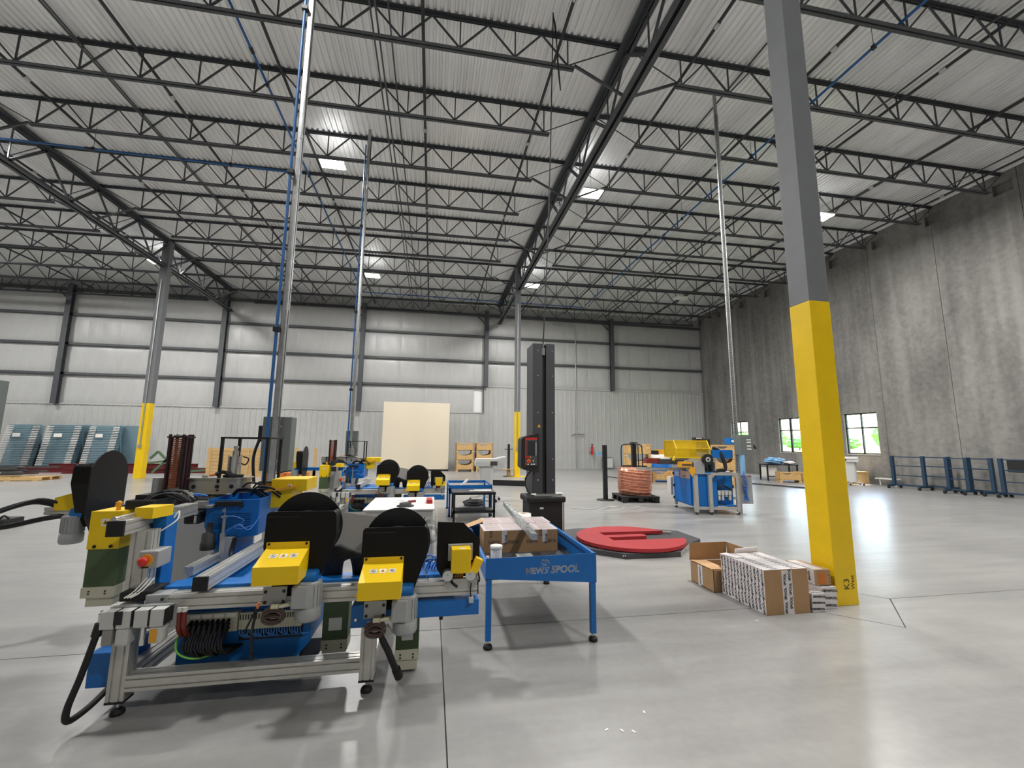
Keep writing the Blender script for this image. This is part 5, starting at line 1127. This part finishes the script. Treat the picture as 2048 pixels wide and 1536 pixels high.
def guard_post(x, y, label, h=1.55, arm=True):
    t = thing('sensor_post', label, 'post', (x, y, 0), 'black sensor posts', 0, local=True)
    MB().box(-.055, .055, -.055, .055, .02, h, .008).build('post', M['black'], t); MB().lathe([(.26, 0), (.26, .015), (.08, .03)], (0, 0, 0), 20).build('base', M['black'], t)
    MB().box(-.03, .03, -.06, -.055, .1, h-.05).build('lens_strip', M['screen'], t)
    if arm: MB().obox((-.16, 0, 1.3), (1, 0, .1), (0, 1, 0), (0, 0, 1), .07, .03, .05).build('side_sensor', M['ltblue'], t); MB().cyl((-.1, 0, 1.3), (-.05, 0, 1.3), .02, 8).build('sensor_arm', M['dkgrey'], t)
    return t
guard_post(4.92, 11.75, 'black sensor post standing left of the copper coil')
gp = guard_post(3.72, 20.75, 'black sensor post beside the far central column', 1.55, False)
MB().box(-.3, .3, -.2, .2, .33, .36).build('shelf', M['pine'], gp); MB().cyl((0, 0, .02), (0, 0, .33), .09, 14).build('plinth', M['card'], gp); MB().box(-.2, .2, -.03, .03, 1.28, 1.32).build('cross_arm', M['dkgrey'], gp)
# small bits: fire extinguisher by the far wall, floor bars and cables
t = thing('fire_extinguisher', 'slim red fire extinguisher on the far wall behind the sensor post', 'extinguisher', (10.4, 26.9, .5)); MB().lathe([(.08, 0), (.085, .05), (.085, .5), (.04, .58), (.03, .62)], (10.4, 26.9, .9), 14).build('bottle', M['red'], t); MB().box(10.37, 10.43, 26.85, 26.95, 1.5, 1.62).build('valve', M['black'], t); MB().box(10.33, 10.47, 26.98, 27.1, 1.0, 1.1).build('bracket', M['dkgrey'], t); MB().cyl((10.36, 26.83, 1.45), (10.34, 26.83, 1.0), .015, 8).build('hose', M['rubber'], t)
t = thing('wall_cabinet', 'small grey box on the floor by the far wall', 'box', (11.4, 26.7, 0)); MB().box(11.1, 11.7, 26.5, 27.0, .02, .75, .01).build('body', M['boxgrey'], t); MB().box(11.15, 11.65, 26.49, 26.5, .1, .7).build('door', M['ltgrey'], t)
t = thing('floor_barrier', 'long low black beam lying on the floor before the central column', 'beam', (2.9, 16.2, 0)); MB().bar((2.2, 16.45, .1), (3.5, 15.9, .1), .12, .2).build('beam', M['black'], t); MB().obox((3.5, 15.9, .16), (1, -.4, 0), (.4, 1, 0), (0, 0, 1), .02, .07, .16).build('end_plate', M['black'], t)
center_root(MB().bar((8.55, 20.1, .02), (8.9, 17.6, .02), .05, .035).build('floor_bar', M['dkgrey']), 'thin dark bar lying on the floor right of the mast', 'bar')
center_root(MB().prism([(12.6, 16.9), (12.75, 16.9), (14.2, 13.6), (14.05, 13.6)], 'z', 0, .05).build('floor_rail', M['dkgrey']), 'long dark rail lying on the floor before the windows', 'rail')
t = thing('loose_wire', 'thin loose wire lying in loops on the floor behind the turntable', 'wire', (4.4, 9.9, 0)); MB().tube([(3.4, 10.4, .01), (3.9, 10.1, .01), (4.3, 10.5, .012), (4.7, 10.2, .01), (4.4, 9.8, .012), (4.0, 9.9, .01), (4.3, 10.2, .015), (5.0, 10.6, .01), (5.2, 10.3, .01), (4.8, 9.9, .01)], .008, 6, step=8).build('wire', M['ltgrey'], t)
rn = random.Random(12)
sm = MB().box(-.02, .02, -.008, .008, 0, .006).mesh('scrap'); sm.materials.append(M['sticker'])
for k, (x, y) in enumerate(((1.28, 2.55), (1.08, 2.42), (1.14, 2.4), (1.0, 2.44), (2.92, 3.6))):
    o = _link(bpy.data.objects.new('paper_scrap', sm)); o.location = (x, y, 0); o.rotation_euler.z = rn.uniform(0, 3); o.scale = (.6, .6, .6)
    tag(o, ['tiny white scrap on the floor right of the other scraps', 'tiny white scrap at the right end of the short row', 'tiny white scrap in the middle of the short row', 'tiny white scrap at the left end of the short row', 'tiny white scrap lying left of the open box'][k], 'scrap', 'paper scraps on the floor')

# ------------------------------------------------------------------ right machine with yellow mesh guard
T = thing('wire_drawing_machine', 'blue machine with yellow mesh guard on aluminium posts beside the pole', 'machine', (5.95, 9.05, 0), 'wire machines', -.17, local=True)
b = lambda m, n, mt, p=T, l=None: m.build(n, M[mt], p, l)
bd = b(MB().box(.03, .58, .12, 1.28, .16, .95, .006), 'blue_body', 'blue'); b(MB().box(.0, .03, .2, 1.2, .2, .9), 'side_door', 'blue', bd)
for z in (.25, .55, .85): b(MB().box(-.02, .0, 1.15, 1.22, z-.03, z+.03), 'hinge', 'ink', bd)
b(MB().box(-.06, .0, 1.25, 1.5, .3, .75), 'rear_box', 'white', bd); b(MB().box(-.005, .0, .2, .75, .78, .95), 'vent_plate', 'stain', bd); b(MB().box(-.012, -.005, .45, .62, .82, .835), 'vent_slot', 'ink', bd)
for k in range(6): b(MB().box(-.009, -.004, .8, 1.1, .8+.02*k, .807+.02*k), 'louvre', 'ltgrey', bd)
b(MB().box(.58, 1.04, .3, .32, .2, .86), 'back_panel', 'blue'); b(MB().box(.58, 1.04, .1, 1.2, .18, .2), 'floor_panel', 'blue')
for x in (.01, .34): b(MB().extr((x+.04, .04, .06), (x+.04, .04, .89), .08, .08, 2, 2, (0, 1, 0)), 'post', 'alu'); b(MB().box(x, x+.08, 0, .08, .05, .06), 'post_cap', 'rubber'); level_foot(T, x+.04, .04, .055)
for x, y in ((1.02, .06), (1.02, 1.2), (.06, 1.25)): b(MB().extr((x, y, .07), (x, y, .89), .06, .06, 1, 1, (0, 1, 0)), 'post', 'alu'); level_foot(T, x, y, .07)
b(MB().extr((.42, .06, .91), (1.05, .06, .91), .06, .06, 1, 1), 'top_rail', 'alu'); b(MB().extr((.05, .06, .14), (1.0, .06, .14), .06, .06, 1, 1), 'bottom_rail', 'alu'); b(MB().extr((1.02, .09, .91), (1.02, 1.2, .91), .06, .06, 1, 1), 'top_rail', 'alu'); b(MB().extr((1.02, .09, .14), (1.02, 1.2, .14), .06, .06, 1, 1), 'bottom_rail', 'alu')
b(MB().prism([(.92, .88), (.99, .88), (.99, .81)], 'y', .04, .08).prism([(.45, .88), (.52, .88), (.45, .81)], 'y', .04, .08), 'corner_gusset', 'alu')
gb = b(MB().box(.05, .3, .08, .5, .9, 1.2, .004).box(.3, .56, .4, .5, .9, 1.2).box(.3, .56, .08, .5, .9, .92).box(.54, .56, .08, .5, .9, 1.18), 'gear_box', 'motor'); b(MB().box(.36, .46, .3, .4, .92, 1.05), 'gear_insert', 'dkgrey', gb)
b(MB().prism([(.0, 1.16), (.35, 1.24), (.6, 1.24), (.6, 1.2), (.05, 1.14)], 'y', .1, .8), 'top_plate', 'stain')
b(MB().cyl((.36, .02, 1.24), (.36, .1, 1.24), .125, 28), 'drive_wheel', 'rubber'); b(MB().cyl((.36, .01, 1.24), (.36, .02, 1.24), .055, 20), 'wheel_hub', 'ltgrey'); b(MB().cyl((.36, .0, 1.24), (.36, .01, 1.24), .025, 14), 'wheel_bore', 'ink')
b(MB().box(-.25, .02, .1, .3, 1.05, 1.18, .01), 'yellow_tray', 'signyellow'); b(MB().box(-.22, 0, .095, .1, 1.09, 1.13), 'tray_slot', 'dkgrey'); b(MB().prism(fillet([(-.02, .85), (.05, .93), (.05, 1.06), (-.04, 1.06), (-.1, .98)], [0]*5), 'y', .03, .05), 'yellow_flag', 'signyellow')
b(MB().box(-.6, .0, .5, .9, 1.1, 1.22, .01), 'feed_block', 'dkgrey'); b(MB().box(-.9, -.55, .55, .8, 1.12, 1.24), 'red_cover', 'redtube'); b(MB().extr((-1.1, .7, .98), (.1, .7, .98), .12, .06, 1, 1), 'feed_rail', 'alu')
# mesh guard
GX0, GX1, GY0, GY1, GZ0, GZ1 = -.3, .5, .3, .95, 1.26, 1.68
yg = MB()
for x in (GX0, GX1): yg.box(x-.012, x+.012, GY0-.1, GY1, GZ0, GZ0+.025).bar((x, GY0-.1, GZ0), (x, GY0-.1, GZ0+.22), .024, .024).bar((x, GY0-.1, GZ0+.22), (x, GY0+.05, GZ1), .024, .024).box(x-.012, x+.012, GY0+.05, GY1, GZ1-.02, GZ1).box(x-.012, x+.012, GY1-.02, GY1, GZ0, GZ1)
yg.box(GX0, GX1, GY0-.11, GY0-.085, GZ0, GZ0+.03).box(GX0, GX1, GY0-.11, GY0-.09, GZ0+.21, GZ0+.23).box(GX0, GX1, GY0+.04, GY0+.07, GZ1-.03, GZ1).box(GX0, GX1, GY1-.03, GY1, GZ1-.03, GZ1).box(GX0, GX1, GY1-.03, GY1, GZ0, GZ0+.03)
G = b(yg, 'mesh_guard', 'meshyel', T, 'yellow mesh guard hood')
m = MB(); n = 40
for i in range(n+1):
    x = GX0+(GX1-GX0)*i/n; m.bar((x, GY0-.1, GZ0+.02), (x, GY0-.1, GZ0+.22), .005, .004); m.bar((x, GY0-.1, GZ0+.22), (x, GY0+.05, GZ1-.01), .005, .004)
for j in range(12): m.bar((GX0, GY0-.1, GZ0+.02+.017*j), (GX1, GY0-.1, GZ0+.02+.017*j), .004, .004); m.bar((GX0, GY0-.1+.0125*j, GZ0+.22+.0165*j), (GX1, GY0-.1+.0125*j, GZ0+.22+.0165*j), .004, .004)
b(m, 'front_mesh', 'meshyel', G)['kind'] = 'stuff'; m = MB()
for i in range(26): y = GY0-.1+(GY1-GY0+.1)*i/25; z1 = GZ1 if y > GY0+.05 else GZ0+.22+(y-GY0+.1)/.15*(GZ1-GZ0-.22); m.bar((GX0, y, GZ0), (GX0, y, z1), .004, .006)
for j in range(20): m.bar((GX0, GY0-.1 if j < 11 else GY0+.0, GZ0+.02+.02*j), (GX0, GY1, GZ0+.02+.02*j), .004, .004)
b(m, 'side_mesh', 'meshyel', G)['kind'] = 'stuff'
b(MB().box(GX0, GX1, GY1-.02, GY1-.012, GZ0, GZ1), 'back_sheet', 'meshyel', G)
b(MB().bar((-.35, .28, 1.2), (-.28, .3, 1.3), .04, .05), 'guard_lug', 'meshyel', G)
b(MB().box(.55, 1.04, .2, .5, 1.27, 1.46, .004), 'blue_beam', 'blue'); b(MB().box(.4, .62, .4, .7, 1.4, 1.72, .02).box(.3, .5, .5, .7, 1.68, 1.76, .01), 'valve_cluster', 'ink'); b(MB().box(.32, .44, .45, .5, 1.72, 1.75), 'valve_plate', 'ltgrey')
b(MB().tube([(.6, .25, 1.5), (.72, .25, 1.46), (.78, .2, 1.3), (.82, .15, 1.1), (.78, .12, 1.0), (.6, .1, .98), (.5, .1, .85)], .04, 10, step=6), 'cable_chain', 'rubber')
fu = b(MB().box(.6, .95, .22, .26, .5, .53), 'air_service_unit', 'motor')
for i in range(4): b(MB().box(.62+.085*i, .69+.085*i, .17, .26, .42, .52, .008), 'valve_block', 'ltgrey', fu); b(MB().box(.63+.085*i, .685+.085*i, .18, .25, .30 if i != 2 else .38, .42, .01), 'filter_bowl', 'ltgrey' if i < 3 else 'cream', fu)
b(MB().tube([(.58, .2, .5), (.52, .2, .42), (.56, .18, .28), (.62, .18, .2), (.8, .18, .21)], .018, 8, step=6).tube([(.6, .2, .56), (.7, .18, .62), (.85, .2, .6), (.97, .2, .5)], .02, 8, step=6), 'black_hose', 'rubber', fu)
b(MB().box(1.28, 1.56, .38, .4, .2, .83, .003), 'grey_side_panel', 'motor'); b(MB().box(1.05, 1.3, .39, .42, .3, .36), 'panel_strut', 'alu')
pts = []
for i in range(240):
    s = i/239; a = i*.42*2.0; zc = .9-.62*min(1, s*1.6) if s < .62 else .28+.35*(s-.62)/.38; xc = 1.34+.05*math.sin(s*5) + (.07 if s > .62 else 0); pts.append((xc+.03*math.cos(a), .33+.03*math.sin(a), zc))
t = thing('coil_hose', 'bright blue coiled air hose hanging beside the perforated pole', 'hose', (5.95, 9.05, 0), None, -.17, local=True); MB().tube(pts, .007, 6).build('hose', M['bluetube'], t); MB().cyl((1.34, .33, .9), (1.34, .33, .96), .015, 8).build('fitting', M['chrome'], t)

# ------------------------------------------------------------------ OSB crates and far things on the right
def osb_crate(x, y, w, d, label, levels=3, group='osb crates', rz=0, h=.54):
    res = []
    for k in range(levels):
        t = thing('osb_crate', label[k] if isinstance(label, list) else label, 'crate', (x, y, k*h), group, rz, local=True)
        n = 14; xs = [-w/2+.1+(w-.2)*i/n for i in range(n+1)]
        top = [(a, h-.02-.16*math.sqrt(max(0, 1-(2*(i/n)-1)**2))) for i, a in enumerate(xs)]
        P = [(-w/2, .1), (-w/2, h-.02)] + [(top[0][0], h-.02)] + top[1:-1] + [(top[-1][0], h-.02), (w/2, h-.02), (w/2, .1)]
        MB().prism(P, 'y', -d/2, -d/2+.02).build('front_board', M['osb'], t); MB().prism(P, 'y', d/2-.02, d/2).build('back_board', M['osb'], t)
        MB().box(-w/2, -w/2+.02, -d/2, d/2, .1, h-.02).build('side_board', M['osb'], t); MB().box(w/2-.02, w/2, -d/2, d/2, .1, h-.02).build('side_board', M['osb'], t); MB().box(-w/2, w/2, -d/2, d/2, .1, .12).build('bottom_board', M['osb'], t)
        for s in (-1, 1): MB().box(s*(w/2-.06)-.05, s*(w/2-.06)+.05, -d/2, d/2, 0, .1).build('foot', M['pine'], t)
        MB().box(-w/2, w/2, -d/2-.012, -d/2, h-.08, h-.02).build('rim', M['osb'], t) if k == levels-1 else None
        res.append(t)
    return res
osb_crate(1.87, 24.9, .98, 1.0, ['bottom osb crate of the stack beside the cream board', 'middle osb crate of the stack beside the cream board', 'top osb crate of the stack beside the cream board'])
osb_crate(2.98, 24.95, .95, 1.0, ['bottom osb crate of the stack behind the white stand', 'middle osb crate of the stack behind the white stand', 'top osb crate of the stack behind the white stand'])
osb_crate(8.72, 17.3, 1.05, .9, ['bottom osb crate of the stack behind the copper coil', 'middle osb crate of the stack behind the copper coil', 'top osb crate of the stack behind the copper coil'], rz=-.35)
osb_crate(9.95, 17.5, .95, .9, ['single low osb crate between coil stack and blue machine'], 1, rz=-.3, h=.48)
osb_crate(11.15, 15.0, .75, .8, ['bottom osb crate of the stack behind the blue beam', 'middle osb crate of the stack behind the blue beam', 'top osb crate of the stack behind the blue beam'], rz=-.5)
osb_crate(15.65, 16.75, .85, .7, ['low osb crate by the window wall, left of two'], 1, rz=-.5, h=.48)
osb_crate(16.5, 16.45, .85, .7, ['low osb crate by the window wall, right of two'], 1, rz=-.5, h=.48)
t = thing('wooden_box', 'small wooden box on the floor beside the grey terminal stand', 'box', (18.3, 15.9, 0)); MB().box(17.95, 18.6, 15.6, 16.2, 0, .5).build('body', M['pine'], t); MB().box(17.93, 18.62, 15.58, 16.22, .46, .52).build('rim', M['pine'], t)
t = thing('blue_bin', 'small blue carton on top of the crates behind the machine', 'box', (11.3, 14.8, 1.62)); MB().box(11.1, 11.4, 14.5, 14.8, 1.62, 1.85, .01).build('body', M['blue'], t); MB().box(11.18, 11.3, 14.495, 14.5, 1.7, 1.78).build('label', M['sticker'], t)
T = thing('rotary_machine', 'distant blue round machine behind the osb crates', 'machine', (11.35, 20, 0))
b = lambda m, n, mt, p=T, l=None: m.build(n, M[mt], p, l)
b(MB().lathe([(.5, .15), (.52, .2), (.52, .85), (.5, .87)], (11.35, 20, 0), 28), 'drum', 'blue'); b(MB().lathe([(.5, .87), (.5, 1.1), (.2, 1.12)], (11.35, 20, 0), 28), 'white_top', 'white'); b(MB().box(11.1, 11.6, 19.8, 20.2, 1.1, 1.35, .02), 'brass_block', 'signyellow'); b(MB().box(10.95, 11.1, 19.7, 20.2, 1.1, 1.3, .02).box(11.62, 11.95, 19.6, 20.1, .95, 1.45, .04), 'dark_fittings', 'ink'); b(MB().bar((11.7, 19.7, .9), (12.4, 19.2, .95), .2, .15), 'side_arm', 'dkgrey')
for a in range(3): b(MB().cyl((11.35+.4*math.cos(a*2.1), 20+.4*math.sin(a*2.1), 0), (11.35+.4*math.cos(a*2.1), 20+.4*math.sin(a*2.1), .16), .06, 10), 'foot', 'rubber')
T = thing('work_table', 'black metal table with blue bags by the window wall', 'table', (15.95, 17.6, 0), None, -.2, local=True)
for x in (-.68, .68):
    for y in (-.3, .3): MB().box(x-.025, x+.025, y-.025, y+.025, 0, .7).build('leg', M['black'], T)
MB().box(-.72, .72, -.34, .34, .7, .74).build('table_top', M['black'], T); MB().box(-.68, .68, -.3, -.26, .18, .22).build('stretcher', M['black'], T); MB().box(-.68, -.2, -.2, .2, .22, .6).build('white_drawer', M['white'], T)
m = MB(); blob(m, (0, 0, .16), (.5, .28, .16), 77); o = m.build('film_bag', M['ltblue']); o.location = (15.75, 17.6, .74); tag(o, 'light blue plastic bag heaped on the black table', 'bag')
m = MB(); blob(m, (0, 0, .07), (.28, .2, .07), 78); o = m.build('white_bag', M['plasticw']); o.location = (16.35, 17.4, .745); tag(o, 'crumpled white plastic bag on the black table', 'bag')
T = thing('pump_stand', 'slim light blue stand on casters left of the black table', 'stand', (14.7, 18.4, 0))
for n, mt_, m in (('column', 'ltblue', MB().box(14.62, 14.78, 18.3, 18.5, .15, 1.2, .02)), ('head', 'white', MB().box(14.55, 14.95, 18.25, 18.5, 1.2, 1.32, .03)), ('arm', 'dkgrey', MB().bar((14.55, 18.35, 1.22), (14.25, 18.35, 1.1), .08, .06)), ('base', 'reddish', MB().bar((14.3, 18.4, .12), (15.1, 18.4, .12), .1, .08).bar((14.6, 18.0, .12), (14.8, 18.8, .12), .1, .08))): m.build(n, M[mt_], T)
for x, y in ((14.3, 18.4), (15.1, 18.4), (14.6, 18.0), (14.8, 18.8)): MB().cyl((x-.03, y, .06), (x+.03, y, .06), .06, 12).build('caster', M['rubber'], T)
# navy wheeled racks along the right wall
def rack(p0, p1, label, sign=False, cross=True):
    p0, p1 = Vector(p0), Vector(p1); t = thing('wheeled_rack', label, 'rack', ((p0.x+p1.x)/2, (p0.y+p1.y)/2, 0), 'navy wheeled racks')
    for p in (p0, p1): MB().box(p.x-.05, p.x+.05, p.y-.05, p.y+.05, .12, 1.24, .006).build('post', M['rackblue'], t)
    for z in (.14, .5, .86, 1.2): MB().bar((p0.x, p0.y, z), (p1.x, p1.y, z), .035, .035 if z > .2 else .06).build('rail', M['rackblue'], t)
    d = (p1-p0).normalized(); s = Vector((-d.y, d.x, 0))
    for p in (p0, p1):
        MB().bar(p-s*.35+Vector((0, 0, .12)), p+s*.35+Vector((0, 0, .12)), .06, .06).build('foot_bar', M['rackblue'], t)
        for k in (-1, 1): q = p+s*.33*k; MB().cyl((q.x-.02, q.y, .05), (q.x+.02, q.y, .05), .05, 12).box(q.x-.025, q.x+.025, q.y-.02, q.y+.02, .06, .1).build('caster', M['rubber'], t)
    if sign: MB().bar((p0+d*.15)+Vector((0, 0, 1.0)), (p0+d*.75)+Vector((0, 0, 1.0)), .02, .38).build('sign_plate', M['black'], t)
    return t
rack((17.8, 13.95, 0), (17.9, 12.95, 0), 'navy wheeled pipe rack nearest the window')
rack((18.45, 13.35, 0), (18.5, 12.55, 0), 'navy wheeled pipe rack standing closest to the wall')
rack((17.75, 12.1, 0), (17.85, 11.6, 0), 'narrow navy wheeled pipe rack in the middle of the row')
rack((18.25, 11.8, 0), (18.1, 11.1, 0), 'navy wheeled pipe rack just before the dark sign plate')
rack((18.1, 10.85, 0), (18.3, 9.1, 0), 'navy wheeled pipe rack carrying the dark sign plate', True)
t = thing('white_bench', 'small white bench on the floor under the window', 'bench', (18.5, 14.75, 0)); MB().box(18.3, 18.7, 14.4, 15.1, .26, .3).build('seat', M['white'], t)
for y in (14.45, 15.05): MB().box(18.48, 18.52, y-.03, y+.03, 0, .26).build('leg', M['white'], t)

# ------------------------------------------------------------------ left and far: stacks, beams, crate, board
T = thing('cream_board', 'big cream board standing in front of the far wall', 'board', (-.9, 25.0, 0))
MB().box(-2.73, .97, 24.95, 25.05, .1, 3.87).build('board', M['whiteboard'], T); MB().box(-2.7, .98, 24.9, 25.15, 0, .1).build('base_strip', M['black'], T)
for x in (-2.2, .4): MB().bar((x, 25.05, 2.0), (x, 26.2, .03), .06, .06).build('prop', M['pine'], T)
def stack(x, w, label, n=24):
    t = thing('panel_stack', label, 'panel stack', (x+w/2, 26.4, 0), 'stacks of metal panels')
    mm = MB().box(0, w, -.02, .30, 0, .068).box(-.02, .03, -.045, .0, .004, .06).box(w-.03, w+.02, -.045, 0, .004, .06).mesh('metal_panel'); mm.materials.append(M['steelblue'])
    em = MB().box(0, .29, -.075, -.045, .012, .052).mesh('panel_edge_glint'); em.materials.append(M['white'])  # white strips: light reflected off the panel edges, put into colour
    for k in range(n):
        o = _link(bpy.data.objects.new('metal_panel', mm)); o.parent = t; o.location = (-w/2+.012*(k % 2), -.55+.018*k, .18+.088*k)
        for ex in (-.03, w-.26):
            e = _link(bpy.data.objects.new('panel_edge_glint', em)); e.parent = t; e.location = (-w/2+ex, -.55+.018*k, .18+.088*k)
    lb = MB().box(x+w*.3, x+w*.55, 26.0, 26.01, 1.7, 1.88).build('paper_label', M['sticker'], t); MB().box(x-.05, x+w+.05, 25.8, 26.4, 0, .18).build('skid', M['reddish'], t)
    MB().obox((x+w*.5, 26.52, 1.25), (1, 0, 0), (0, 1, .21), (0, -.21, 1), w*.49, .05, 1.1).build('backing_sheet', M['steelblue'], t)
    return t
stack(-21.3, 1.35, 'stack of blue grey metal panels, leftmost of three'); stack(-19.55, 1.45, 'stack of blue grey metal panels, middle of three'); stack(-17.65, 1.3, 'stack of blue grey metal panels, nearest the left column')
t = thing('blue_sheet', 'large grey blue sheet leaning between the panel stacks', 'sheet', (-17.95, 26.85, 0)); MB().obox((-17.95, 26.85, 1.25), (1, 0, 0), (0, 1, .1), (0, -.1, 1), .95, .02, 1.1).build('sheet', M['steelblue'], t)
t = thing('blue_sheet', 'large grey blue sheet leaning beside the left column', 'sheet', (-16.2, 26.75, 0)); MB().obox((-16.2, 26.75, 1.25), (1, 0, 0), (0, 1, .1), (0, -.1, 1), .55, .02, 1.1).build('sheet', M['steelblue'], t)
t = thing('tall_locker', 'tall dark blue grey slab at the far left edge', 'slab', (-20.6, 24, 0)); MB().obox((-20.55, 24.0, 2.15), (1, 0, 0), (0, 1, 0), (0, 0, 1), .55, .3, 2.15).build('slab', M['boxgrey'], t); MB().box(-21.05, -20.05, 23.68, 23.7, .1, 4.2).build('face', M['steelblue'], t)
for i, (p, q, z) in enumerate((((-19, 24.6), (-14.2, 24.4), .1), ((-18.5, 24.9), (-11.0, 24.6), .1), ((-16.8, 23.6), (-10.6, 23.9), .1), ((-18.2, 24.75), (-11.6, 24.5), .32))):
    t = thing('steel_beam', ['red oxide steel beam on the floor, leftmost', 'red oxide steel beam on the floor along the far wall', 'red oxide steel beam nearest on the floor', 'red oxide steel beam lying on top of the others'][i], 'beam', ((p[0]+q[0])/2, (p[1]+q[1])/2, 0), 'red steel beams')
    P_, Q_ = Vector((*p, z)), Vector((*q, z)); MB().bar(P_+Vector((0, 0, .095)), Q_+Vector((0, 0, .095)), .16, .012).build('flange', M['reddish'], t); MB().bar(P_-Vector((0, 0, .095)), Q_-Vector((0, 0, .095)), .16, .012).build('flange', M['reddish'], t); MB().bar(P_, Q_, .01, .19).build('web', M['reddish'], t)
t = thing('green_frame', 'olive green steel frame tilted behind the left column', 'frame', (-12.7, 23.4, 0))
for p, q in (((-13.6, 23.4, .45), (-12.3, 23.4, .62)), ((-12.85, 23.4, 1.05), (-11.9, 23.4, .1)), ((-12.85, 23.4, 1.05), (-13.15, 23.4, .72)), ((-13.0, 23.4, .05), (-12.4, 23.4, .7)), ((-12.2, 23.2, .04), (-10.4, 23.2, .2))): MB().bar(p, q, .09, .09).build('bar', M['greensteel'], t)
T = thing('wooden_pallet', 'light wooden pallet with scrap at the far left', 'pallet', (-15.4, 20, 0))
for k in range(7): MB().box(-16.6+.3*k, -16.36+.3*k, 19.5, 20.5, .12, .15).build('plank', M['pine'], T)
for y in (19.55, 20.0, 20.45): MB().box(-16.6, -14.56, y-.05, y+.05, .02, .12).build('runner', M['pine'], T)
for k in range(3): MB().box(-16.6+.9*k, -16.4+.9*k, 19.5, 20.5, 0, .02).build('plank', M['pine'], T)
m = MB(); rn = random.Random(21)
for k in range(9): p = Vector((-15.6+rn.uniform(-.6, .6), 20+rn.uniform(-.3, .3), .2+.04*k)); m.bar(p-Vector((rn.uniform(.2, .6), rn.uniform(-.2, .2), 0)), p+Vector((rn.uniform(.2, .6), rn.uniform(-.2, .2), .02)), .14, .06)
t = m.build('metal_scrap', M['dkgrey']); center_root(t, 'heap of dark metal scrap on the wooden pallet', 'scrap')['kind'] = 'stuff'
T = thing('wooden_crate', 'big pine plank crate behind the front machine', 'crate', (-8.6, 21.3, 0))
for k in range(8): MB().box(-9.75, -7.3, 21.3, 21.325, .06+.15*k, .2+.15*k).build('plank', M['pine'], T)
for k in range(8): MB().box(-7.3, -7.275, 21.3, 22.4, .06+.15*k, .2+.15*k).build('plank', M['pine'], T)
for x in (-9.75, -8.2, -7.42): MB().box(x, x+.14, 21.27, 21.3, 0, 1.28).build('batten', M['pine'], T)
MB().box(-9.75, -7.3, 21.325, 22.4, .04, 1.24).build('inner_box', M['osb'], T); MB().box(-9.8, -7.25, 21.26, 22.45, 0, .06).build('skid', M['pine'], T)
T = thing('shipping_bag', 'white sack with blue lettering beside the plank crate', 'sack', (-6.6, 20.9, 0)); MB().prism(fillet([(-6.95, .02), (-6.4, .02), (-6.35, 1.15), (-6.9, 1.2)], [.05]*4, 4), 'y', 20.7, 21.0).build('sack', M['plasticw'], T)
for k in range(5): MB().box(-6.86, -6.44, 20.695, 20.7, .2+.18*k, .3+.18*k).build('printed_band', M['orangebox'] if k == 3 else M['airblue'], T)
T = thing('pine_frame', 'upright pine posts with a board behind the silver pole', 'frame', (-5.7, 21, 0))
for x in (-6.0, -5.2): MB().box(x-.06, x+.06, 21, 21.12, 0, 1.3).build('post', M['pine'], T)
MB().box(-6.1, -5.1, 21.0, 21.05, 0, .35).build('board', M['pine'], T)
for i, x in enumerate((-5.0, -4.35)):
    t = thing('brown_box', ['reddish brown carton behind the guard frame, left of two', 'reddish brown carton behind the guard frame, right of two'][i], 'box', (x, 15.5, 0), 'brown cartons'); MB().box(x-.28, x+.28, 15.3, 15.8, 0, .55, .01).build('carton', M['orangebox'], t); MB().box(x-.1, x+.1, 15.295, 15.3, .35, .5).build('label', M['sticker'], t)
t = thing('black_case', 'small black case on the floor at the left edge', 'case', (-7.5, 9.4, 0)); MB().box(-7.75, -7.3, 9.2, 9.6, 0, .16, .02).build('body', M['rubber'], t); MB().tube([(-7.4, 9.25, .16), (-7.35, 9.25, .22), (-7.3, 9.3, .16)], .015, 6, step=4).build('handle', M['rubber'], t)
